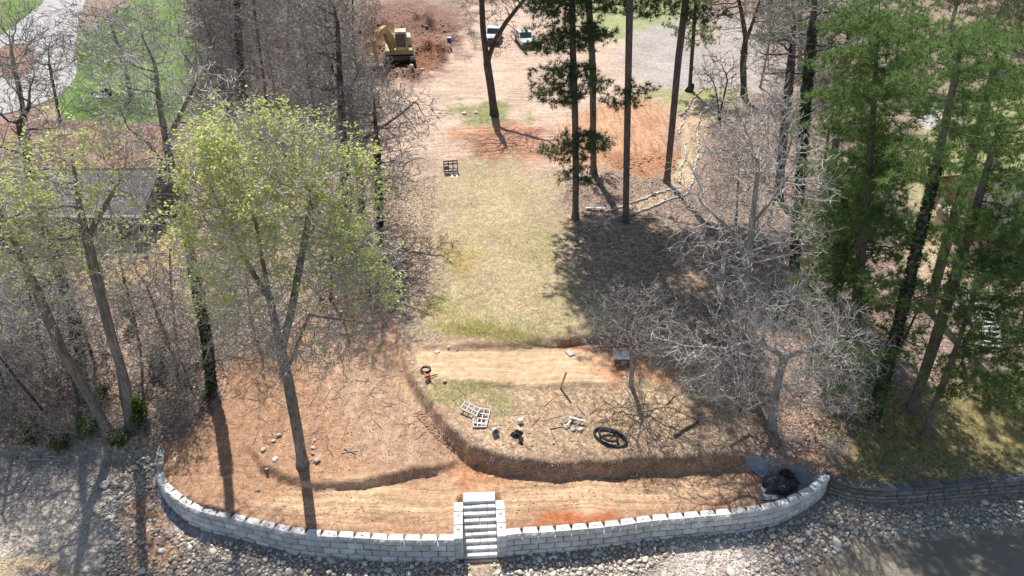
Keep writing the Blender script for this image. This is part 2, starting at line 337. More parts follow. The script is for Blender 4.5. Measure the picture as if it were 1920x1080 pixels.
# ------------------------------------------------------------------ ground sheet
def ground_material():
    m, N, L, b = new_mat('ground_surface')
    g = nd(N, 'ShaderNodeNewGeometry'); P = g.outputs['Position']
    ac = nd(N, 'ShaderNodeAttribute', attribute_name='Col'); ad = nd(N, 'ShaderNodeAttribute', attribute_name='Det')
    sp = nd(N, 'ShaderNodeSeparateColor'); L.new(ad.outputs['Color'], sp.inputs[0])
    lit, grs, trx = sp.outputs[0], sp.outputs[1], sp.outputs[2]; tra = ad.outputs['Alpha']
    n1 = noise(N, L, P, .22, 2, .6); n2 = noise(N, L, P, 2.2, 4, .72); n3 = noise(N, L, P, 11, 2, .7)
    base = vmul(N, L, ac.outputs['Color'], mapr(N, L, n1.outputs[0], .25, .75, .84, 1.16))
    base = vmul(N, L, base, mapr(N, L, n2.outputs[0], .25, .75, .68, 1.32))
    base = vmul(N, L, base, mapr(N, L, n3.outputs[0], .25, .75, .78, 1.22))
    # fallen leaves: cells of different tone
    def cells(scale):
        v = nd(N, 'ShaderNodeTexVoronoi'); v.inputs['Scale'].default_value = scale; v.inputs['Randomness'].default_value = 1
        L.new(P, v.inputs['Vector'])
        q = nd(N, 'ShaderNodeSeparateColor'); L.new(v.outputs['Color'], q.inputs[0]); return v, q
    v1, q1 = cells(6.5); v2, q2 = cells(13)
    lf = mathn(N, L, 'MULTIPLY', mapr(N, L, q1.outputs[0], 0, 1, .5, 1.5), mapr(N, L, q2.outputs[0], 0, 1, .55, 1.45))
    lfm = mathn(N, L, 'ADD', 1.0, mathn(N, L, 'MULTIPLY', mathn(N, L, 'SUBTRACT', lf, 1.0), lit))
    c = vmul(N, L, base, lfm)
    warm = mixc(N, L, mathn(N, L, 'MULTIPLY', mathn(N, L, 'GREATER_THAN', q1.outputs[1], .72), mathn(N, L, 'MULTIPLY', lit, .5)), c, (.36, .17, .09))
    c = warm
    # grass: green and straw blades in small tufts, dirt between
    mp = nd(N, 'ShaderNodeMapping'); mp.inputs['Scale'].default_value = (1, .55, 1); L.new(P, mp.inputs[0])
    g1 = noise(N, L, mp.outputs[0], 8, 3, .75); g2 = noise(N, L, P, .8, 2, .65)
    gm = mapr(N, L, g1.outputs[0], .3, .7, .5, 1.5)
    gc = vmul(N, L, c, gm)
    hs = nd(N, 'ShaderNodeHueSaturation'); L.new(gc, hs.inputs['Color']); L.new(mapr(N, L, g2.outputs[0], .35, .65, .485, .515), hs.inputs['Hue']); hs.inputs['Saturation'].default_value = .95
    c = mixc(N, L, grs, c, hs.outputs[0])
    # wheel and track marks drawn out along x or along y
    def streak(sx, sy, seed):
        q = nd(N, 'ShaderNodeMapping'); q.inputs['Scale'].default_value = (sx, sy, 1); q.inputs['Location'].default_value = (seed, seed * 2, 0)
        w = nd(N, 'ShaderNodeVectorMath', operation='ADD'); L.new(P, w.inputs[0]); nn = n1
        s = nd(N, 'ShaderNodeVectorMath', operation='SCALE'); L.new(nn.outputs[1], s.inputs[0]); s.inputs[3].default_value = 1.1; L.new(s.outputs[0], w.inputs[1]); L.new(w.outputs[0], q.inputs[0])
        return noise(N, L, q.outputs[0], 1.0, 2, .6).outputs[0]
    sx = streak(.22, 4.2, 3); sy = streak(3.2, .16, 9)
    tm = mathn(N, L, 'MULTIPLY', mathn(N, L, 'ADD', 1., mathn(N, L, 'MULTIPLY', mapr(N, L, sx, .3, .7, -.42, .36), trx)), mathn(N, L, 'ADD', 1., mathn(N, L, 'MULTIPLY', mapr(N, L, sy, .3, .7, -.4, .36), tra)))
    c = vmul(N, L, c, tm)
    L.new(c, b.inputs['Base Color']); b.inputs['Roughness'].default_value = .92; b.inputs['Specular IOR Level'].default_value = .12
    h = mathn(N, L, 'ADD', mathn(N, L, 'MULTIPLY', n2.outputs[0], .5), mathn(N, L, 'MULTIPLY', n3.outputs[0], .35))
    h = mathn(N, L, 'ADD', h, mathn(N, L, 'MULTIPLY', q1.outputs[0], mathn(N, L, 'MULTIPLY', lit, .3)))
    h = mathn(N, L, 'ADD', h, mathn(N, L, 'MULTIPLY', sx, mathn(N, L, 'MULTIPLY', trx, .6)))
    bp = nd(N, 'ShaderNodeBump'); bp.inputs['Strength'].default_value = .8; bp.inputs['Distance'].default_value = .09
    L.new(h, bp.inputs['Height']); L.new(bp.outputs[0], b.inputs['Normal'])
    return m

ys = [-120, -60, -20, 0, 8, 13]; y = 16.0
while y < 150: ys.append(y); y += max(.12, .12 + (y - 26) * .0047)
ys += [155, 162, 172, 190, 220, 280, 400, 650, 1200, 2500]
ys = np.array(ys)
ss = np.linspace(-1, 1, 640); ext = np.array([1.05, 1.12, 1.25, 1.5, 2, 3.2, 6, 12, 25])
ss = np.concatenate([-ext[::-1], ss, ext])
hw = .80 * np.clip(np.hypot(ys, 24) * .97, 30, 150) + 5
X = ss[None] * hw[:, None]; Y = np.repeat(ys[:, None], len(ss), 1)
gx, gy = X.ravel(), Y.ravel(); gz = hgt(gx, gy)
nr, nc = X.shape
idx = np.arange(nr * nc).reshape(nr, nc)
quads = np.stack([idx[:-1, :-1], idx[:-1, 1:], idx[1:, 1:], idx[1:, :-1]], -1).reshape(-1, 4)
gme = mesh_np('ground', np.stack([gx, gy, gz], 1), Q=quads, smooth=True)
# soils and turf: base colours laid out over the land, with tree shade on the upper beach
LITTER = (.27, .21, .17)
gcol = np.tile(np.array(LITTER), (len(gx), 1)); gdet = np.tile(np.array([.85, 0., 0., 0.]), (len(gx), 1))
GPTS = np.stack([gx, gy], 1)
wx = fbm(gx * .5, gy * .5, 51, 5, .62); wy = fbm(gx * .5, gy * .5, 52, 5, .62)
def zone(poly, col, det, feather=.8, warp=1.0, amt=1.0, world=False):
    P = np.asarray(poly) if world else GP(poly)
    lo = P.min(0) - 5 - feather; hi = P.max(0) + 5 + feather
    s = np.where((gx > lo[0]) & (gx < hi[0]) & (gy > lo[1]) & (gy < hi[1]))[0]
    if len(s) == 0: return
    d = sdpoly(GPTS[s] + np.stack([wx[s], wy[s]], 1) * warp, P)
    a = (1 - sstep(-feather, feather, d)) * amt
    gcol[s] += (np.array(col) - gcol[s]) * a[:, None]; gdet[s] += (np.array(det) - gdet[s]) * a[:, None]
BIG = lambda: None
zone([(-500, 420), (120, 420), (350, 520), (420, 620), (380, 760), (300, 830), (-500, 830)], (.28, .22, .185), (1, 0, 0, 0), 2, 2.5)
# far woods, lawns and yard
zone([(0, 225), (420, 235), (420, 310), (300, 330), (0, 310)], (.27, .165, .13), (.8, 0, 0, 0), 1.0, 1.2)
zone([(150, 60), (250, 0), (345, 0), (350, 60), (390, 110), (420, 200), (430, 222), (250, 228), (130, 226), (95, 195), (130, 150), (148, 100)], (.125, .205, .045), (.0, .9, 0, 0), .8, 1.4)
zone([(0, 0), (140, 0), (120, 25), (40, 62), (0, 72)], (.13, .20, .05), (.1, .9, 0, 0), .8, .8)
zone([(570, 5), (720, 8), (740, 40), (600, 60)], (.22, .24, .08), (.4, .7, 0, 0), 2, 2)
zone([(700, 330), (680, 250), (740, 180), (800, 120), (850, 60), (900, 10), (1000, -5), (1120, 20), (1180, 60), (1330, 30), (1450, 60), (1440, 160), (1330, 170), (1270, 190), (1260, 300), (1030, 330), (860, 290)], (.50, .37, .285), (.25, 0, .6, 0), 3.0, 4.5)
zone([(1060, -10), (1300, -10), (1290, 40), (1200, 85), (1120, 70)], (.29, .31, .14), (.1, .9, 0, 0), 3, 4)
zone([(600, 20), (760, 0), (870, 20), (870, 100), (800, 150), (700, 150), (640, 110)], (.19, .12, .095), (1, 0, 0, 0), 2.5, 4.0)
zone([(740, 100), (800, 60), (840, 90), (800, 130), (740, 140)], (.22, .10, .065), (1, 0, 0, 0), 1.2, 3.0)
zone([(1180, 60), (1340, 20), (1460, 60), (1460, 170), (1330, 168), (1200, 160), (1180, 130)], (.37, .335, .31), (.35, 0, .35, 0), 3.0, 3.5)
zone([(1280, 20), (1340, 10), (1350, 70), (1290, 90)], (.40, .31, .25), (.4, 0, .3, 0), 1.4, 2)
zone([(870, 235), (960, 225), (1030, 240), (1040, 300), (900, 310), (860, 280)], (.40, .215, .135), (.2, 0, .95, .2), 1.6, 3.0)
zone([(1120, 195), (1195, 183), (1245, 200), (1275, 290), (1275, 318), (1200, 328), (1130, 310), (1030, 300), (1060, 220)], (.45, .265, .16), (.4, 0, .2, .7), 1.0, 1.8)
zone([(1130, 290), (1275, 285), (1280, 320), (1200, 330), (1140, 318)], (.34, .175, .10), (.7, 0, 0, 0), .8, 1.4)
zone([(845, 208), (900, 190), (970, 195), (975, 222), (900, 235), (850, 230)], (.22, .235, .10), (.5, .7, 0, 0), 1.2, 3.0)
zone([(1225, 165), (1380, 165), (1370, 230), (1290, 215), (1220, 185)], (.29, .29, .13), (.3, .9, 0, 0), 1.6, 2.6)
zone([(360, -20), (560, -20), (700, 150), (700, 260), (480, 280), (380, 200)], (.235, .19, .16), (1, 0, 0, 0), 2.5, 4)
# path with edging
zone([(1300, 185), (1370, 195), (1330, 235), (1310, 300), (1290, 350), (1230, 385), (1150, 415), (1140, 395), (1250, 350), (1275, 300), (1285, 230)], (.45, .34, .21), (.2, .3, 0, 0), .25, .3)
# lawn in the middle
zone([(700, 330), (860, 300), (1000, 310), (1060, 400), (1070, 470), (1120, 560), (1240, 640), (1100, 645), (900, 650), (790, 640), (770, 560), (730, 450)], (.36, .285, .20), (.55, .3, 0, 0), 1.2, 1.6)
zone([(850, 300), (960, 300), (1040, 340), (1060, 420), (1060, 520), (1120, 580), (1180, 640), (1000, 645), (800, 635), (790, 560), (850, 430), (840, 360)], (.36, .285, .165), (.2, .9, 0, 0), 1.6, 2.8)
zone([(1050, 420), (1250, 400), (1380, 520), (1360, 640), (1180, 640), (1080, 560)], (.30, .235, .165), (.9, .15, 0, 0), 1.8, 3.0)
for q, (a_, b_, r_) in enumerate([(930, 380, 40), (1000, 460, 45), (900, 430, 30), (960, 540, 50), (1040, 560, 40), (870, 590, 40), (1010, 350, 35), (940, 600, 40), (1060, 500, 35)]):
    zone([(a_ + r_ * math.cos(t), b_ + .6 * r_ * math.sin(t)) for t in np.linspace(0, 6, 9)], [(.40, .32, .20), (.30, .28, .12), (.42, .33, .18)][q % 3], (.25, .8, 0, 0), 1.6, 3.0, .6)
zone([(830, 465), (890, 470), (900, 510), (850, 525)], (.31, .245, .085), (.1, .95, 0, 0), .9, 1.2, .8)
zone([(800, 560), (870, 545), (900, 600), (1000, 610), (1060, 640), (900, 645), (800, 640)], (.275, .24, .09), (.1, .95, 0, 0), 1.2, 2.0, .8)
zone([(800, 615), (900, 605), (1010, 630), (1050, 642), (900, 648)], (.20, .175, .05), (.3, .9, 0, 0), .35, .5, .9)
# banks and platforms
zone([(760, 650), (1260, 640), (1400, 700), (1500, 850), (1400, 852), (1100, 862), (930, 855), (830, 790), (775, 710)], (.39, .285, .19), (.55, .35, 0, 0), .5, .8)
zone([(800, 715), (890, 715), (960, 730), (950, 765), (860, 780), (820, 760)], (.27, .24, .105), (.2, .9, 0, 0), .9, 1.8)
zone([(1000, 730), (1250, 730), (1350, 800), (1200, 850), (950, 850), (900, 800)], (.42, .30, .19), (.6, .1, 0, 0), 1.0, 1.2, .7)
zone([(768, 665), (800, 656), (1000, 652), (1180, 645), (1240, 660), (1250, 700), (1150, 718), (1000, 722), (880, 716), (795, 708)], (.56, .385, .245), (.12, 0, .55, 0), .35, .6)
zone([(1120, 640), (1250, 660), (1260, 720), (1150, 720), (1110, 690)], (.42, .21, .115), (.4, 0, .2, 0), .7, 1.2, .8)
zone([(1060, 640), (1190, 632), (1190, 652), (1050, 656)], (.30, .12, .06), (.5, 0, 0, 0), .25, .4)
# cut ramp and terrace
zone(POLY_D, (.37, .222, .138), (.3, 0, .4, .2), .3, .35, world=True)
zone([(560, 620), (700, 560), (760, 700), (830, 800), (870, 855), (700, 870), (620, 780)], (.41, .27, .18), (.3, 0, .1, .45), 1.0, 1.2)
zone([(420, 700), (560, 610), (600, 800), (480, 830)], (.36, .215, .13), (.4, .1, 0, .5), 1.2, 1.4)
zone([(560, 915), (700, 912), (880, 880), (1000, 905), (1380, 895), (1420, 935), (1200, 955), (930, 985), (620, 985), (480, 950)], (.50, .33, .205), (.2, 0, .95, 0), .6, .9)
zone([(860, 870), (930, 865), (960, 895), (880, 910)], (.42, .20, .10), (.4, 0, .3, 0), .8, 1.4)
zone([(1010, 965), (1150, 960), (1170, 980), (1080, 992), (1000, 990)], (.36, .125, .05), (.3, 0, .2, 0), .4, .7)
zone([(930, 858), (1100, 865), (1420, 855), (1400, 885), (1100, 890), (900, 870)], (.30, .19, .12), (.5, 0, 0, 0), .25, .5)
zone([(1400, 858), (1480, 858), (1540, 880), (1550, 892), (1490, 935), (1430, 930), (1440, 895)], (.27, .275, .285), (.6, 0, 0, 0), .3, .5)
zone([(1500, 830), (1540, 845), (1556, 890), (1530, 875)], (.43, .235, .14), (.7, 0, 0, 0), .4, .6)
# right-hand wood and lawn
zone([(1400, 560), (1560, 700), (1560, 850), (1420, 850), (1380, 700)], (.38, .26, .20), (.8, 0, 0, 0), 1.5, 1.6)
zone([(1560, 780), (1700, 740), (1920, 680), (2100, 700), (2100, 890), (1920, 898), (1720, 914), (1620, 915), (1570, 895)], (.215, .185, .075), (.4, .8, 0, 0), 1.2, 1.8)
zone([(1700, 330), (1760, 200), (1920, 160), (2100, 200), (2100, 380), (1800, 400), (1720, 480)], (.31, .31, .14), (.2, .8, 0, 0), 2, 2.5)
zone([(1700, 195), (1760, 190), (1800, 230), (1740, 245)], (.45, .43, .42), (.4, 0, 0, 0), .8, 1)
zone([(1790, 230), (1860, 230), (1850, 262), (1790, 258)], (.45, .33, .26), (.4, 0, 0, 0), .8, 1)
zone([(1690, 440), (1790, 420), (1790, 560), (1740, 560)], (.46, .36, .24), (.5, .3, 0, 0), 1, 1.2)
zone([(90, 480), (310, 440), (330, 500), (230, 540), (110, 540)], (.36, .27, .13), (.5, .6, 0, 0), 1.2, 1.5)
# shore
beach = sdpoly(GPTS + np.stack([wx, wy], 1) * .25, POLY_L) > 0
ab = (beach & (gy < 60)).astype(float)
gcol += (np.array((.29, .25, .205)) - gcol) * ab[:, None]; gdet += (np.array([.7, 0, 0, 0]) - gdet) * ab[:, None]
zone([(-400, 845), (200, 850), (215, 950), (100, 960), (-400, 950)], (.33, .295, .26), (.4, 0, 0, 0), .6, 1.0)  # upper beach: shadow of the bank trees painted in as a darker grey
zone([(-400, 950), (100, 945), (215, 930), (200, 1100), (-400, 1100)], (.47, .41, .335), (.35, 0, .1, 0), .7, 1.0)
zone([(-100, 1040), (90, 1050), (190, 1080), (-100, 1075)], (.45, .33, .2), (.2, 0, .5, 0), .2, .3)
zone([(235, 930), (295, 945), (345, 1000), (330, 1090), (215, 1090)], (.34, .225, .15), (.8, 0, 0, 0), .6, 1.0)
zone([(870, 1045), (940, 1045), (930, 1090), (860, 1090)], (.36, .29, .21), (.7, 0, 0, 0), .3, .7)
zone([(1270, 1025), (1400, 1015), (1440, 1060), (1350, 1090), (1230, 1090)], (.58, .51, .44), (.5, 0, 0, 0), .5, .7)
zone([(295, 890), (310, 940), (350, 985), (410, 1012), (380, 1012), (330, 990), (300, 950)], (.36, .37, .39), (.6, 0, 0, 0), .12, .2)
zone([(1600, 1005), (1920, 960), (2100, 950), (2100, 1100), (1560, 1100)], (.30, .26, .20), (.5, 0, .2, 0), .4, .5)
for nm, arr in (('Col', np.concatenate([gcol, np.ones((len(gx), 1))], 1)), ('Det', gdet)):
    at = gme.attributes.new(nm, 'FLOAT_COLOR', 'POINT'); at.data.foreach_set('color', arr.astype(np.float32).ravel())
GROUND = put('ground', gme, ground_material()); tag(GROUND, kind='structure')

# lake
def water_material():
    m, N, L, b = new_mat('lake_water')
    g = nd(N, 'ShaderNodeNewGeometry'); mp = nd(N, 'ShaderNodeMapping'); mp.inputs['Scale'].default_value = (1, 2.2, 1); mp.inputs['Rotation'].default_value = (0, 0, .35); L.new(g.outputs['Position'], mp.inputs[0])
    n1 = noise(N, L, mp.outputs[0], 1.6, 4, .55); n2 = noise(N, L, mp.outputs[0], 7, 2, .5)
    h = mathn(N, L, 'ADD', n1.outputs[0], mathn(N, L, 'MULTIPLY', n2.outputs[0], .25))
    bp = nd(N, 'ShaderNodeBump'); bp.inputs['Strength'].default_value = .9; bp.inputs['Distance'].default_value = .25; L.new(h, bp.inputs['Height'])
    tr = nd(N, 'ShaderNodeBsdfTransparent'); tr.inputs[0].default_value = (.7, .66, .52, 1)
    df = nd(N, 'ShaderNodeBsdfDiffuse'); df.inputs[0].default_value = (.36, .32, .245, 1)
    gl = nd(N, 'ShaderNodeBsdfGlossy'); gl.inputs['Roughness'].default_value = .10; gl.inputs['Color'].default_value = (.75, .72, .66, 1); L.new(bp.outputs[0], gl.inputs['Normal'])
    m1 = nd(N, 'ShaderNodeMixShader'); m1.inputs[0].default_value = .62; L.new(tr.outputs[0], m1.inputs[1]); L.new(df.outputs[0], m1.inputs[2])
    fr = nd(N, 'ShaderNodeFresnel'); fr.inputs[0].default_value = 1.33; L.new(bp.outputs[0], fr.inputs['Normal'])
    m2 = nd(N, 'ShaderNodeMixShader'); L.new(fr.outputs[0], m2.inputs[0]); L.new(m1.outputs[0], m2.inputs[1]); L.new(gl.outputs[0], m2.inputs[2])
    L.new(m2.outputs[0], N['Material Output'].inputs[0]); return m
V = []; wq = []
xs = np.linspace(-300, 300, 13); yw = [-200, -60, 0, 14, 26]
for yv in yw:
    for xv in xs: V.append((xv, yv, -.34))
n_ = len(xs)
for r in range(len(yw) - 1):
    for c in range(n_ - 1): wq.append((r * n_ + c, r * n_ + c + 1, r * n_ + n_ + c + 1, r * n_ + n_ + c))
tag(put('lake', mesh_np('lake', V, Q=wq), water_material()), kind='structure')

# ------------------------------------------------------------------ the new block wall
CONC = stone_mat('pale_concrete', (.47, .445, .41), (.81, .795, .77), 1.3, .88, .4, 14, .15, bdist=.03)
FILL = stone_mat('core_fill_sand', (.45, .36, .25), (.58, .47, .33), 5, .95, .4, 40)
BLK_L, BLK_H, BLK_D = .845, .42, .46
def block_mesh(name, L, H, D, seed, back=.80, rough=.014, pocket=None, nx=6, nz=4):
    r = np.random.default_rng(seed); v = []; f = []
    for k in range(nz + 1):
        for i in range(nx + 1):
            edge = i in (0, nx) or k in (0, nz)
            corner = i in (0, nx) and k in (0, nz)
            y = (.065 if edge else 0) + r.normal(0, rough if not edge else rough * .5)
            v.append(((i / nx - .5) * L + (r.normal(0, .004)), y, k / nz * H))
    W_ = nx + 1
    for k in range(nz):
        for i in range(nx):
            a = k * W_ + i; f.append((a, a + 1, a + 1 + W_, a + W_))
    bl = L * back; n = len(v)
    v += [(-bl / 2, D, 0), (bl / 2, D, 0), (bl / 2, D, H), (-bl / 2, D, H)]
    f.append((n + 1, n, n + 3, n + 2))
    f.append(tuple([i * W_ for i in range(nz + 1)][::1] + [n + 3, n]))
    f.append(tuple([i * W_ + nx for i in range(nz, -1, -1)] + [n + 1, n + 2]))
    f.append(tuple([i for i in range(nx, -1, -1)] + [n, n + 1]))
    top = [nz * W_ + i for i in range(nx + 1)]
    if pocket is None: f.append(tuple(top + [n + 2, n + 3]))
    else:
        x0, x1, y0, y1, dp = pocket; m = len(v)
        v += [(x0, y0, H), (x1, y0, H), (x1, y1, H), (x0, y1, H), (x0, y0, H - dp), (x1, y0, H - dp), (x1, y1, H - dp), (x0, y1, H - dp)]
        f += [tuple(top + [m + 1, m]), (top[-1], n + 2, m + 2, m + 1), (n + 2, n + 3, m + 3, m + 2), (n + 3, top[0], m, m + 3)]
        f += [(m, m + 1, m + 5, m + 4), (m + 1, m + 2, m + 6, m + 5), (m + 2, m + 3, m + 7, m + 6), (m + 3, m, m + 4, m + 7), (m + 4, m + 5, m + 6, m + 7)]
    me = bpy.data.meshes.new(name); me.from_pydata(v, [], f); me.update(); return me
def arclen(P):
    s = np.concatenate([[0], np.cumsum(np.linalg.norm(np.diff(P, axis=0), axis=1))]); return s
def smooth_line(P, n=400):
    s = arclen(P); t = np.linspace(0, s[-1], n); Q = np.stack([np.interp(t, s, P[:, 0]), np.interp(t, s, P[:, 1])], 1)
    k = 17; ker = np.ones(k) / k
    pad = np.concatenate([2 * Q[:1] - Q[k // 2:0:-1], Q, 2 * Q[-1:] - Q[-2:-k // 2 - 1:-1]])
    return np.stack([np.convolve(pad[:, 0], ker, 'valid'), np.convolve(pad[:, 1], ker, 'valid')], 1)
def along(P, s0):
    s = arclen(P); x = np.interp(s0, s, P[:, 0]); y = np.interp(s0, s, P[:, 1])
    a = np.interp(s0 - .12, s, P[:, 0]), np.interp(s0 - .12, s, P[:, 1]); b = np.interp(s0 + .12, s, P[:, 0]), np.interp(s0 + .12, s, P[:, 1])
    return x, y, math.atan2(b[1] - a[1], b[0] - a[0])
body_me = [block_mesh('block', BLK_L - .036, BLK_H - .03, BLK_D, 100 + i) for i in range(7)]
half_me = [block_mesh('block', BLK_L / 2 - .036, BLK_H - .03, BLK_D, 150 + i, back=.9, nx=3) for i in range(3)]
top_me = [block_mesh('block', BLK_L - .016, BLK_H - .02, BLK_D - .03, 200 + i, back=.74, pocket=(-.09 + .05 * (i % 3), .03 + .05 * (i % 3), .2, .26, .1)) for i in range(4)] + \
         [block_mesh('block', BLK_L - .016, BLK_H - .02, BLK_D - .03, 300 + i, back=.76) for i in range(5)]
hol_me = [block_mesh('block', BLK_L - .016, BLK_H - .02, BLK_D - .02, 400 + i, back=.86, pocket=(-.27, .27, .12, .34, .16)) for i in range(2)]
for me in body_me + half_me + top_me + hol_me: me.materials.append(CONC)
def block_wall(name, label, line, skip_top=(), hollow=()):
    L_ = smooth_line(line); tot = arclen(L_)[-1]
    b = L_[len(L_) // 2]; root = thing(name, label, 'wall', (b[0], b[1], 0))
    for c in range(4):
        z = WALL_TOP - BLK_H * (4 - c); Lc = offset_poly(L_, -.02 * (3 - c)); tot = arclen(Lc)[-1]
        s = 0.0; k = 0; nb = int(round(arclen(L_)[-1] / BLK_L))
        items = [BLK_L] * nb if c % 2 else [BLK_L / 2] + [BLK_L] * (nb - 1) + [BLK_L / 2]
        sc = tot / sum(items)
        for q, ln in enumerate(items):
            x, y, a = along(Lc, s + ln * sc / 2); s += ln * sc
            full = ln > .6
            if c == 3 and q in skip_top: continue
            if not full: me = half_me[k % 3]
            elif c == 3 and q in hollow: me = hol_me[k % 2]
            elif c == 3: me = top_me[int(RNG.integers(0, len(top_me)))]
            else: me = body_me[int(RNG.integers(0, len(body_me)))]
            o = put('block', me, None, root, (x - b[0], y - b[1], z + RNG.normal(0, .003)), (RNG.normal(0, .006), RNG.normal(0, .006), a + RNG.normal(0, .012)), (sc * 1.0, 1, 1))
            if c == 3 and q in hollow:
                put('core_fill', bpy.data.meshes.get('core_fill') or MB().box((0, .23, BLK_H - .155), (.53, .21, .11), ch=.02).mesh('core_fill'), FILL, o)
            k += 1
    return root
block_wall('block_wall', 'curved white concrete block wall with a hollow stepped end under the leafy bank', WL, skip_top=(2,), hollow=(0, 1))
block_wall('block_wall', 'curved white concrete block wall meeting the old grey wall beside the gravel pit', WR, hollow=(23, 24))

# stairs of pale concrete slabs between the two walls
st = thing('staircase', 'pale concrete block staircase with side walls set into the white block wall', 'stairs', (STAIR_O[0], STAIR_O[1], 0), STAIR_A)
SW, NST, TR, RS = 1.70, 9, .285, .178
for i in range(NST):
    joints = [[0], [.16, -.33 * 2 + .16 + 1], [0]][0] if False else [0]
    cuts = [-SW / 2] + ([0.0] if i % 3 == 2 or i == NST - 1 else ([-.42, .42] if i % 2 else [.40])) + [SW / 2]
    dep = .62 if i == NST - 1 else .44
    ztop = -.02 + RS * (i + 1) - .06
    for a, b in zip(cuts[:-1], cuts[1:]):
        MB().box(((a + b) / 2, .02 + TR * i + dep / 2, ztop - .11), (b - a - .010, dep, .22), ch=.022).build('tread_block', CONC, st, rot=(RNG.normal(0, .004), RNG.normal(0, .004), RNG.normal(0, .004)))
MB().box((0, .22, -.29), (SW, .55, .16), ch=.02).build('base_slab', CONC, st)
for sd in (-1, 1):
    for c in range(4):
        lens = [.85, .85, .62] if c % 2 else [.42, .85, .85, .2]
        if c < 2: lens = lens[:2]
        y = 0.0
        for q, ln in enumerate(lens):
            xx = sd * (SW / 2 + .235)
            z0 = WALL_TOP - BLK_H * (4 - c)
            if c == 3 and q in (0, 1):
                v = block_mesh('cheek_block', .45, BLK_H - .015, ln - .012, 500 + q + int(sd), back=.98, pocket=(-.07, .07, .22, ln - .22, .06))
                put('cheek_block', v, CONC, st, (xx, y, z0 + .02))
            else: put('cheek_block', block_mesh('cheek_block', .45, BLK_H - .015, ln - .012, 520 + q + c * 7, back=.98), CONC, st, (xx, y, z0 + (.02 if c == 3 else 0)))
            y += ln

# the older wall to the right
OLDC = stone_mat('weathered_grey_block', (.13, .125, .12), (.26, .245, .23), 2.6, .95, .5, 20, .22)
OLDW = stone_mat('weathered_tan_block', (.20, .175, .145), (.34, .30, .25), 2.6, .95, .5, 20, .2)
ow = thing('old_block_wall', 'weathered dark grey block wall with cap course holding the mossy lawn', 'wall', (OW[4][0], OW[4][1], 0))
OL = smooth_line(OW)
def old_course(z, H, D, lens, off, mat, name):
    P = offset_poly(OL, off); tot = arclen(P)[-1]; s = 0; cache = {}
    while s < tot - .1:
        ln = lens[int(RNG.integers(0, len(lens)))]; ln = min(ln, tot - s)
        key = round(ln, 2)
        if key not in cache: cache[key] = block_mesh(name, ln - .03, H - .022, D, int(1000 * ln + z * 77) + 9, back=.92, rough=.016, nx=4, nz=2)
        x, y, a = along(P, s + ln / 2)
        put(name, cache[key], mat, ow, (x - OW[4][0], y - OW[4][1], z), (RNG.normal(0, .01), RNG.normal(0, .008), a + RNG.normal(0, .01))); s += ln
old_course(OW_TOP - .20, .20, .48, [.86, .9], .02, OLDC, 'cap_block')
old_course(OW_TOP - .55, .35, .40, [.86, .9], .0, OLDC, 'wall_block')
for k in range(4): old_course(OW_TOP - .55 - .24 * (k + 1), .24, .38, [.3, .42, .55, .62], -.03 * (k + 1), OLDW, 'wall_block')

# ------------------------------------------------------------------ riprap
ICO = None
def ico_rock(seed, sub=1):
    import bmesh
    bm = bmesh.new(); bmesh.ops.create_icosphere(bm, subdivisions=sub, radius=1.0)
    V = np.array([v.co[:] for v in bm.verts]); Fc = np.array([[v.index for v in f.verts] for f in bm.faces]); bm.free()
    r = np.random.default_rng(seed)
    for _ in range(11):                # knock flat facets off
        n = r.normal(size=3); n /= np.linalg.norm(n); d = r.uniform(.5, .8); k = V @ n
        V = V - np.maximum(0, k - d)[:, None] * n
    V *= np.array([r.uniform(.85, 1.3), r.uniform(.65, 1.0), r.uniform(.5, .8)]); V += r.normal(0, .03, V.shape)
    return V, Fc
LITE = [stone_mat('riprap_pale', (.52, .455, .375), (.78, .70, .60), 3, .9, .3, 14, .28), stone_mat('riprap_grey', (.32, .28, .24), (.54, .48, .42), 3, .9, .3, 14, .3), stone_mat('riprap_tan', (.40, .31, .23), (.60, .49, .38), 3, .9, .3, 14, .25)]
RK = [ico_rock(s, 2) for s in range(9)]; RK1 = [ico_rock(50 + s, 1) for s in range(12)]
ZRIP = [([(300, 996), (345, 1005), (430, 1018), (530, 1036), (700, 1044), (882, 1042), (882, 1085), (330, 1085), (340, 1030)], 1.0, 'below the long white wall left of the stairs'),
        ([(924, 1038), (1100, 1024), (1250, 1010), (1450, 993), (1530, 960), (1550, 990), (1480, 1030), (1290, 1028), (1180, 1085), (924, 1085)], .95, 'below the white wall right of the stairs'),
        ([(1530, 958), (1562, 915), (1590, 930), (1640, 955), (1710, 957), (1920, 934), (2000, 928), (2000, 985), (1760, 992), (1640, 1008), (1600, 1000), (1560, 985)], 1.0, 'at the foot of the old grey wall'),
        ([(1440, 1010), (1540, 985), (1600, 1005), (1590, 1030), (1480, 1085), (1380, 1085)], .6, 'on the muddy shore by the wall corner'),
        ([(185, 960), (215, 900), (270, 850), (290, 870), (292, 910), (268, 925), (225, 960), (240, 1085), (195, 1085)], .85, 'around the hollow end of the white wall'), ([(240, 960), (300, 975), (330, 1010), (330, 1085), (235, 1085)], .25, 'around the hollow end of the white wall')]
def poly_sample(P, n):
    lo, hi = P.min(0), P.max(0); out = []
    while sum(map(len, out)) < n:
        q = RNG.uniform(lo, hi, (n * 2, 2)); q = q[sdpoly(q, P) < 0]; out.append(q)
        if sum(map(len, out)) == 0 and len(out) > 40: break
    return np.concatenate(out)[:n]
def poly_area(P): return .5 * abs(np.sum(P[:, 0] * np.roll(P[:, 1], -1) - P[:, 1] * np.roll(P[:, 0], -1)))
stones = []
